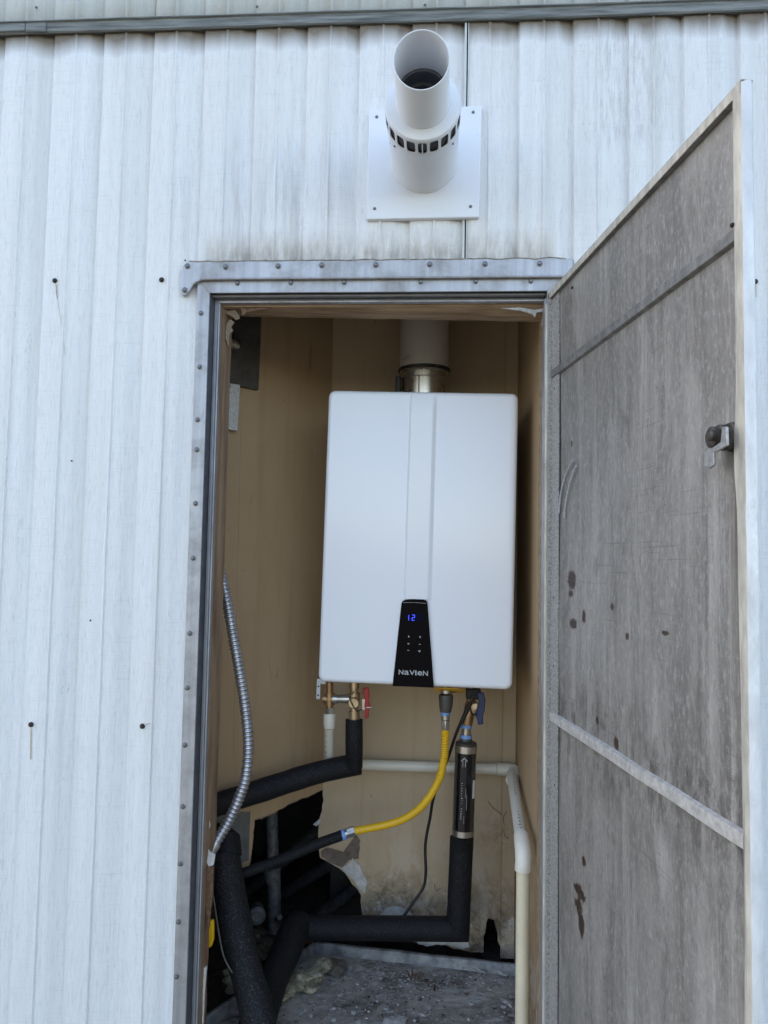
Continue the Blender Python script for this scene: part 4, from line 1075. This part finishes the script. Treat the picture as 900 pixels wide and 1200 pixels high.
# cold line foam: down from the filter, mitred corner, left, then toward the front
YL = .47
cf = thing('insulated_cold_pipe', 'black foam-covered pipe from the filter turning left along the floor', 'pipe', A(540, 1088, YL))
def foamtube(ps, r, t, miter=False):
    b = MB(); out = [ps[0]]
    for a, c in zip(ps, ps[1:]):
        k = max(1, int((c - a).length / .02)); out += [a.lerp(c, (i + 1) / k) for i in range(k)]
    rr = [r * (1 + noise.noise(p * 13) * .07 + noise.noise(p * 40) * .03) for p in out]; b.tube(out, rr, 24); return b.build('foam_sleeve', M['foam'], t)
ka, kb, kc = A(542.5, 976, YL - .03), A(539.5, 1000, YL), A(538, 1088, YL)
def mitre(a, c, e_, r, t):
    """two straight sleeves cut at 45 degrees where they meet in c"""
    for p, q, o in ((a, c, e_), (e_, c, a)):
        d = (c - p).normalized(); do = (c - o).normalized(); nn = (d - do).normalized()
        L = (c - p).length; u, w, _ = basis(d); n = 28; b = MB(); K = max(2, int(L / .02))
        for i in range(K + 1):
            base = p + d * (L * i / K * .96)
            for k in range(n):
                off = (u * math.cos(2 * math.pi * k / n) + w * math.sin(2 * math.pi * k / n)) * r * (1 + noise.noise(base * 13) * .05 + noise.noise(base * 40) * .02)
                v = base + off
                if i == K:
                    t_ = (c - v).dot(nn) / d.dot(nn); v = v + d * (t_ - .0006)
                b.v.append(v)
        for i in range(K):
            for k in range(n): b.f.append((i * n + k, i * n + (k + 1) % n, (i + 1) * n + (k + 1) % n, (i + 1) * n + k))
        b.f.append(tuple(range(n))[::-1]); b.f.append(tuple(K * n + k for k in range(n)))
        b.build('foam_sleeve', M['foam'], t)
foamtube([ka, A(541, 992, YL - .015)], .0268, cf)
mitre(A(541.2, 982, YL - .015), A(536.5, 1088.5, YL), A(350, 1087, YL), .0288, cf)
foamtube([A(352, 1083, YL + .005), A(344, 1092, YL - .03), A(334, 1118, .37), A(318, 1152, .28), A(296, 1215, .13)], .036, cf)
# big foam pipe at the front left
bf = thing('insulated_supply_pipe', 'thick speckled black foam pipe slanting down at the front left corner', 'pipe', A(270, 1000, .2))
sp_ = foamtube([A(262, 997, .24), A(270, 1050, .225), A(281, 1110, .19), A(300, 1180, .14), A(306, 1225, .11)], .0345, bf); sp_.data.materials[0] = M['foam_speck']
foamtube([A(240, 985, .30), A(255, 981, .28), A(266, 986, .25), A(267, 1004, .235)], .031, bf)

# ================================================================ condensate pipe
YW = .56
cpn = thing('condensate_pipe', 'cream plastic drain pipe crossing the back wall then dropping at the right jamb', 'pipe', A(590, 900, YW))
RP = .0137
tubepx('horizontal_pipe', [(405, 895.5), (588, 901.5)], RP, M['pvc'], cpn, YW)
tubepx('coupling', [(581, 901.2), (598, 902)], RP + .0026, M['pvc'], cpn, YW)
b = MB(); b.tube([A(581, 901.2, YW) + Vector((.001, 0, 0)), A(581.6, 901.2, YW) + Vector((.001, 0, 0))], RP + .0034, 20); b.build('cement_ring', mat_simple('glue_ring', (.45, .28, .10), .6), cpn)
e0 = A(598, 902, YW); e1 = A(600, 915, YW - .06)
b = MB(); b.tube(spline([e0 + Vector((-.006, 0, 0)), A(602, 903, YW - .006), A(602.5, 907, YW - .022), e1], 6), RP + .0026, 20); b.build('elbow', M['pvc'], cpn)
tubepx('sloping_pipe', [(600, 907, YW - .03), (612, 990, .17)], RP, M['pvc'], cpn)
tubepx('elbow', [(611, 980, .185), (612.5, 992, .15), (613.5, 1003, .135), (613.3, 1012, .132), (613.2, 1013, .132), (613, 1020, .132)], [RP + .0026, RP + .0032, RP + .0034, RP + .0030, RP + .0036, RP + .0036], M['pvc'], cpn)
tubepx('down_pipe', [(613, 1015, .132), (611, 1260, .132)], RP, M['pvc_old'], cpn)
pa, pb_ = A(600, 907, YW - .03), A(612, 990, .17)
ax2 = (pb_ - pa).normalized(); toc = (CAMP - pa).normalized(); n2 = (toc - ax2 * toc.dot(ax2)).normalized(); s2 = ax2.cross(n2)
for k in range(17):
    t_ = (.10 + k * .032) if k < 11 else (.66 + (k - 11) * .042); s_ = .6 + .9 * t_; L = random.choice((.0012, .0018, .0024)) * s_
    pc = pa.lerp(pb_, t_) + n2 * (RP + .0001) - s2 * (.002 - (k % 2) * .0006)
    b = MB(); b.obox(pc, ax2 * random.choice((.0008, .0016)) * s_, s2 * L, n2 * .0002); b.build('ink_mark', M['inkprint'], cpn)

# ================================================================ flexible conduit on the left
cd_ = thing('flexible_conduit', 'silver spiral flexible metal conduit hanging at the left jamb', 'conduit', A(290, 830, .12))
pts = [A(244, 610, .118), A(251, 640, .118), A(259.5, 675, .12), A(266, 705, .125), A(274, 750, .13), A(282, 795, .13), (A(288, 835, .13)), A(291, 875, .125), A(288, 910, .12), A(279, 938, .115), A(267, 964, .11), A(256, 982, .10), A(247, 997, .085)]
ps = resample(spline(pts, 14), .00125); rr = []
for i, p in enumerate(ps):
    t = i / (len(ps) - 1); base = .0118; rr.append(base * (1 - .20 * (.5 - .5 * math.cos(i * 2 * math.pi / 7.0)) ** 2))
b = MB(); b.tube(ps, rr, 18); b.build('spiral_armour', M['conduit'], cd_)
tubepx('connector', [(252, 989, .095), (243, 1002, .08)], .0135, M['nickel'], cd_)

# ================================================================ junction box + strap plate
jb_ = thing('junction_box', 'dark metal electrical box in the upper left of the closet', 'electrical box', atl(285, 410))
b = MB(); b.prism([atl(x, y, .012) for x, y in [(258, 366), (307, 366), (303.5, 457), (258, 448)]], -WN * .012); bx_ = b.build('box_cover', M['boxmetal'], jb_, bevel=.002)
b = MB(); c = atl(275, 402, .012); b.lathe([(.022, 0), (.022, .004), (.018, .006), (.015, .006), (.015, -.002), (.0005, -.002)], c, WN, 24); b.build('knockout_ring', M['plug'], jb_)
b = MB(); ps, rr = corrugated([atl(276, 404, .012), atl(271, 401, .028), atl(262, 398, .06), atl(240, 392, .10)], .0125, .007, .002); b.tube(ps, rr, 16); b.build('conduit_stub', M['steel'], jb_)
sp = thing('strap_plate', 'small pale galvanised plate with two screws below the dark box', 'plate', atl(273, 475))
b = MB(); b.prism([atl(x, y, .016) for x, y in [(262, 448), (281.5, 451), (278.5, 505), (262, 502)]], -WN * .002); pl_ = b.build('plate', M['plate'], sp, bevel=.0006)
b = MB(); b.prism([atl(x, y, .014) for x, y in [(262, 450), (279.5, 453), (277.5, 503), (262, 500)]], -WN * .014); b.build('backing_block', M['closet'], sp)
for px, py in ((268.5, 452.5), (265.5, 497.5)): screw(atl(px, py, .0165), WN, pl_, .004)

# ================================================================ things in the broken-out void
ov = thing('galvanised_riser', 'old grey steel pipe standing behind the broken wall', 'pipe', A(321, 1010, .62))
YV = .60
tubepx('riser', [(318, 930, YV), (320, 1012, YV)], .016, M['oldpipe'], ov)
tubepx('riser', [(321, 1016, YV), (322, 1092, YV)], .0175, M['oldpipe'], ov)
tubepx('fitting', [(318.5, 1018, YV), (319, 1026, YV), (320, 1034, YV)], [.022, .021, .0178], M['oldpipe'], ov)
tubepx('tap_tip', [(324, 1078, YV - .02), (328, 1075, YV - .05)], .007, M['oldpipe'], ov)
cpp = thing('pipe_cap', 'round grey ribbed cap beside the old steel riser', 'cap', A(302, 1072, .52))
b = MB(); b.lathe([(.018, -.05), (.022, 0), (.022, .012), (.019, .014), (.017, .012), (.012, .014), (.008, .012), (.0004, .013)], A(301, 1072, .52), Vector((.25, -1, .15)), 26); b.build('cap', M['oldpipe'], cpp)
tag(cpp, 'round grey ribbed cap beside the old steel riser', 'cap')
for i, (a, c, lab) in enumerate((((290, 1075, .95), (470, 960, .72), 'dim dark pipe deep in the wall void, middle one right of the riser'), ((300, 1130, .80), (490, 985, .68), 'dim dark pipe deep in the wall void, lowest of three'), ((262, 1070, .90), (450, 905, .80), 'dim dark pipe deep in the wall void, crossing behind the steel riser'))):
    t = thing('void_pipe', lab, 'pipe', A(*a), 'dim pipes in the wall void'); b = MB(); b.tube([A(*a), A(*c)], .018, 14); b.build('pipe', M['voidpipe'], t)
yl = thing('yellow_handle', 'yellow plastic handle just behind the left jamb near the floor', 'handle', A(246, 1095, .13))
b = MB(); b.prism([A(x, y, .13) for x, y in [(236, 1079), (249, 1079), (250, 1082), (250, 1102), (247, 1111), (236, 1111)]], (0, .012, 0)); b.build('grip', M['yellow'], yl, bevel=.003)

# ================================================================ drain pan and floor
pA = at(370, 1105, .555); zr = pA.z
pB = atz(606, 1131, zr); pL = atz(243, 1192, zr); 
dl = (pL - pA).normalized(); pL2 = pA + dl * .60
print('PAN', pA[:], pB[:], pL[:])
pan = thing('drain_pan', 'dirty galvanised drain pan on the closet floor', 'drain pan', (0, .3, zr - .035))
H_ = .026
zf = zr - H_
b = MB(); xr_ = XW - .004
fl_poly = [Vector((pA.x, pA.y, zf)), Vector((xr_, pB.y, zf)), Vector((xr_, .05, zf)), Vector((pL2.x, pL2.y, zf))]
b.prism(fl_poly, (0, 0, -.003)); 
b.build('pan_floor', M['panfloor'], pan, smooth=False)
def wallstrip(p, q, name):
    b = MB(); N = 24; nn = (q - p).cross(Vector((0, 0, 1))).normalized(); mid = Vector((0, .25, p.z)); nn = nn if nn.dot(mid - p) > 0 else -nn
    for i in range(N + 1):
        a = p.lerp(q, i / N); w = noise.noise(a * 9) * .002
        for off, z in ((.0015, zf), (-.001, zr - .002), (-.003, zr), (-.009, zr + .0005), (-.0095, zr - .003), (-.004, zf)): b.v.append(Vector((a.x, a.y, z + w)) + nn * off)
    for i in range(N):
        for k in range(6): k2 = (k + 1) % 6; b.f.append((i * 6 + k, i * 6 + k2, i * 6 + 6 + k2, i * 6 + 6 + k))
    b.build(name, M['pan'], pan)
wallstrip(Vector((pA.x, pA.y, zr)), Vector((xr_, pB.y, zr)), 'back_rim')
wallstrip(Vector((pA.x, pA.y, zr)), Vector((pL2.x, pL2.y, zr)), 'side_rim')
# subfloor under and beside the pan
b = MB(); nx, ny = 60, 50
for j in range(ny + 1):
    for i in range(nx + 1):
        x = -1.48 + (XW + 1.48) * i / nx; y = .036 + (1.2) * j / ny; b.v.append(Vector((x, y, zf - .02 + noise.noise(Vector((x * 11, y * 11, 0))) * .010)))
for j in range(ny):
    for i in range(nx): a = j * (nx + 1) + i; b.f.append((a, a + 1, a + nx + 2, a + nx + 1))
b.build('subfloor', mat_simple('rotten_subfloor', (.07, .055, .045), .9, 0, .3, 30, .9, .01, (1, 1, 1), (.02, .016, .013)), home)
b = MB(); p = at(352, 1098, .60); b.obox(p, (.035, .0, 0), (0, .012, 0), (0, 0, .012)); b.build('sole_plate', M['pinkwood'], home)

# debris: crumbs (uncountable), flakes, leaf, insulation
def in_pan(px, py, z=None): return atz(px, py, (z if z is not None else zf + .001))
b = MB()
def crumb(c, s):
    vs = [c + Vector((random.uniform(-1, 1), random.uniform(-1, 1), random.uniform(0, 1.0))) * s for _ in range(5)]
    b.add(vs, [(0, 1, 2), (0, 2, 3), (0, 3, 4), (1, 2, 4), (2, 3, 4), (0, 1, 4)])
for i in range(1100):
    t = random.random(); px = random.uniform(300, 600); py = 1125 + random.random() ** 1.3 * 110
    if i % 3: px = random.gauss(480, 40); py = random.gauss(1150, 12)
    if i % 4 == 0: px = random.uniform(385, 600); py = 1122 + (px - 385) * .09 + abs(random.gauss(0, 5))
    p = in_pan(px, py)
    if p.y > pB.y - .005 or p.x > xr_ - .005 or p.y > pA.y: continue
    crumb(p, random.choice((.0012, .0015, .002, .002, .003, .0045)))
for i in range(130):                                            # flat lifted scales of old coating
    px, py = random.uniform(330, 602), 1122 + random.random() ** 1.4 * 90; p = in_pan(px, py)
    if p.y > pB.y - .012 or p.x > xr_ - .012: continue
    s_ = random.choice((.004, .006, .010)); a0 = random.random() * 6; P = [p + Vector((math.cos(a0 + k * 1.05) * s_ * random.uniform(.5, 1.1), math.sin(a0 + k * 1.05) * s_ * random.uniform(.5, 1.1), random.uniform(0, .003))) for k in range(6)]
    b.add(P + [p + Vector((0, 0, .0025))], [(k, (k + 1) % 6, 6) for k in range(6)])
o = b.build('debris', M['flake'], None, smooth=False); tag(o, 'pale crumbs and grit scattered over the dirty drain pan', 'debris', None, 'stuff')
b = MB()
for i in range(260):
    px = random.uniform(290, 605) if i % 3 else random.gauss(470, 30); py = 1120 + random.random() * 110; p = in_pan(px, py)
    if p.y > pB.y - .004 or p.x > xr_ - .005: continue
    crumb(p, random.choice((.0015, .002, .003, .005)))
o = b.build('dark_debris', M['rustspot'], None, smooth=False); tag(o, 'dark brown crumbs and rust scale in the drain pan', 'debris', None, 'stuff')
flakes = [([(538, 1128), (552, 1127), (566, 1129), (563, 1134), (570, 1141), (556, 1138), (540, 1134)], 'broad pale paint flake lying by the back rim of the pan'),
          ([(576, 1136), (584, 1137), (598, 1141), (594, 1144), (584, 1141)], 'long narrow pale flake right of the broad one'),
          ([(588, 1129), (597, 1128), (601, 1133), (596, 1137), (589, 1134)], 'small rounded pale flake nearest the right rear corner of the pan'),
          ([(586, 1169), (593, 1170), (601, 1176), (600, 1181), (592, 1176), (588, 1174)], 'ragged pale flake beside the cream down pipe'),
          ([(450, 1193), (464, 1189), (478, 1192), (474, 1203), (456, 1206), (448, 1200)], 'lumpy pale scrap at the bottom edge of the picture'),
          ([(388, 1122), (404, 1124), (407, 1134), (398, 1146), (384, 1140), (383, 1130)], 'brownish grey flat scrap behind the insulation tuft')]
for i, (pts, lab) in enumerate(flakes):
    pts = jag(pts + [pts[0]], 3, .8)[:-1]; b = MB(); P = [in_pan(x, y, zf + .004 + random.uniform(0, .004)) for x, y in pts]; c = sum(P, Vector()) / len(P) + Vector((0, 0, .004)); n_ = len(P)
    b.add(P + [c], [(k, (k + 1) % n_, n_) for k in range(n_)]); o = b.build('paint_flake', M['flake'] if i < 5 else mat_simple('grey_scrap', (.22, .19, .15), .8, 0, .2, 60, .4), None, smooth=False)
    s_ = o.modifiers.new('thick', 'SOLIDIFY'); s_.thickness = .0012
    tag(o, lab, 'paint flake', 'pale flakes lying in the drain pan')
b = MB()
for k in range(16):
    t = k / 15; px, py = 478 + 34 * t + random.uniform(-5, 5), 1138 + 22 * t + random.uniform(-4, 4); p = in_pan(px, py, zf + .006 + random.random() * .01)
    d = Vector((random.uniform(-1, 1), random.uniform(-.7, .7), random.uniform(-.2, .6))).normalized() * random.uniform(.006, .02); w = d.cross(Vector((random.random(), random.random(), 1))).normalized() * .003
    b.add([p - d, p + w, p + d, p - w], [(0, 1, 2, 3)])
o = b.build('dead_leaf', M['leaf'], None, smooth=False); tag(o, 'curled brown dead leaf litter in the middle of the pan', 'leaf')
# insulation tuft: many small fibre blades over a lumpy core
def fluff(name, label, centres, m, cnt, amp):
    b = MB()
    for (px, py, z, r) in centres:
        c = in_pan(px, py, z); o = len(b.v); n1, n2_ = 12, 8
        for j in range(n2_ + 1):
            for i in range(n1):
                th = 2 * math.pi * i / n1; ph = math.pi * j / n2_; d = Vector((math.cos(th) * math.sin(ph), math.sin(th) * math.sin(ph), math.cos(ph)))
                k = 1 + noise.noise((c + d * r) * 60) * .9; b.v.append(c + Vector((d.x * r * k, d.y * r * k, d.z * r * .7 * k)))
        for j in range(n2_):
            for i in range(n1): b.f.append((o + j * n1 + i, o + j * n1 + (i + 1) % n1, o + (j + 1) * n1 + (i + 1) % n1, o + (j + 1) * n1 + i))
        for _ in range(cnt):
            d = Vector((random.gauss(0, 1), random.gauss(0, 1), abs(random.gauss(0, 1)))).normalized(); p = c + Vector((d.x * r, d.y * r, d.z * r * .7)) * random.uniform(.85, 1.15)
            t = Vector((random.uniform(-1, 1), random.uniform(-1, 1), random.uniform(-1, 1))).normalized() * amp; w = t.cross(d).normalized() * amp * .12
            b.add([p - t, p + w, p + t + d * amp * .4], [(0, 1, 2)])
    o = b.build(name, m, None, smooth=False); tag(o, label, 'insulation', None, None); return o
fluff('insulation_tuft', 'yellowish glass wool tuft slumped in the left of the pan', [(338, 1160, zf + .012, .020), (352, 1150, zf + .018, .024), (368, 1144, zf + .016, .020), (378, 1132, zf + .022, .018), (330, 1168, zf + .008, .014), (362, 1158, zf + .008, .017)], M['wool'], 240, .008)
fluff('insulation_scrap', 'pale insulation scrap behind the thick foam pipe', [(268, 1150, zf + .01, .012), (272, 1160, zf + .005, .012), (266, 1140, zf + .02, .007)], M['wool'], 80, .006)
fluff('fallen_debris', 'dim heap of crumbled wall behind the pipes in the void', [(300, 1098, zf + .02, .03), (312, 1112, zf + .01, .03), (330, 1100, zf + .01, .03), (290, 1112, zf + .0, .025)], mat_simple('dark_wool', (.11, .095, .07), .95, 0, .3, 40, .8, .005), 160, .008)
b = MB()
p3 = spline([A(250, 1050, .12), A(256, 1090, .13), A(262, 1120, .13), A(272, 1140, .13)], 6); b.tube(p3, .0018, 6); o = b.build('loose_wire', M['boxmetal'], None); tag(o, 'thin loose grey wire hanging behind the left jamb', 'wire')
# pale speck flecks on the walls
b = MB()
for px, py in ((370, 528), (374, 530), (341, 525), (366, 524)):
    p = atl(px, py, .001); b.obox(p, WD * .0022, WN * .0004, Vector((.001, 0, random.uniform(.001, .004)))) 
b.build('paint_fleck', M['flake'], lw, smooth=False)
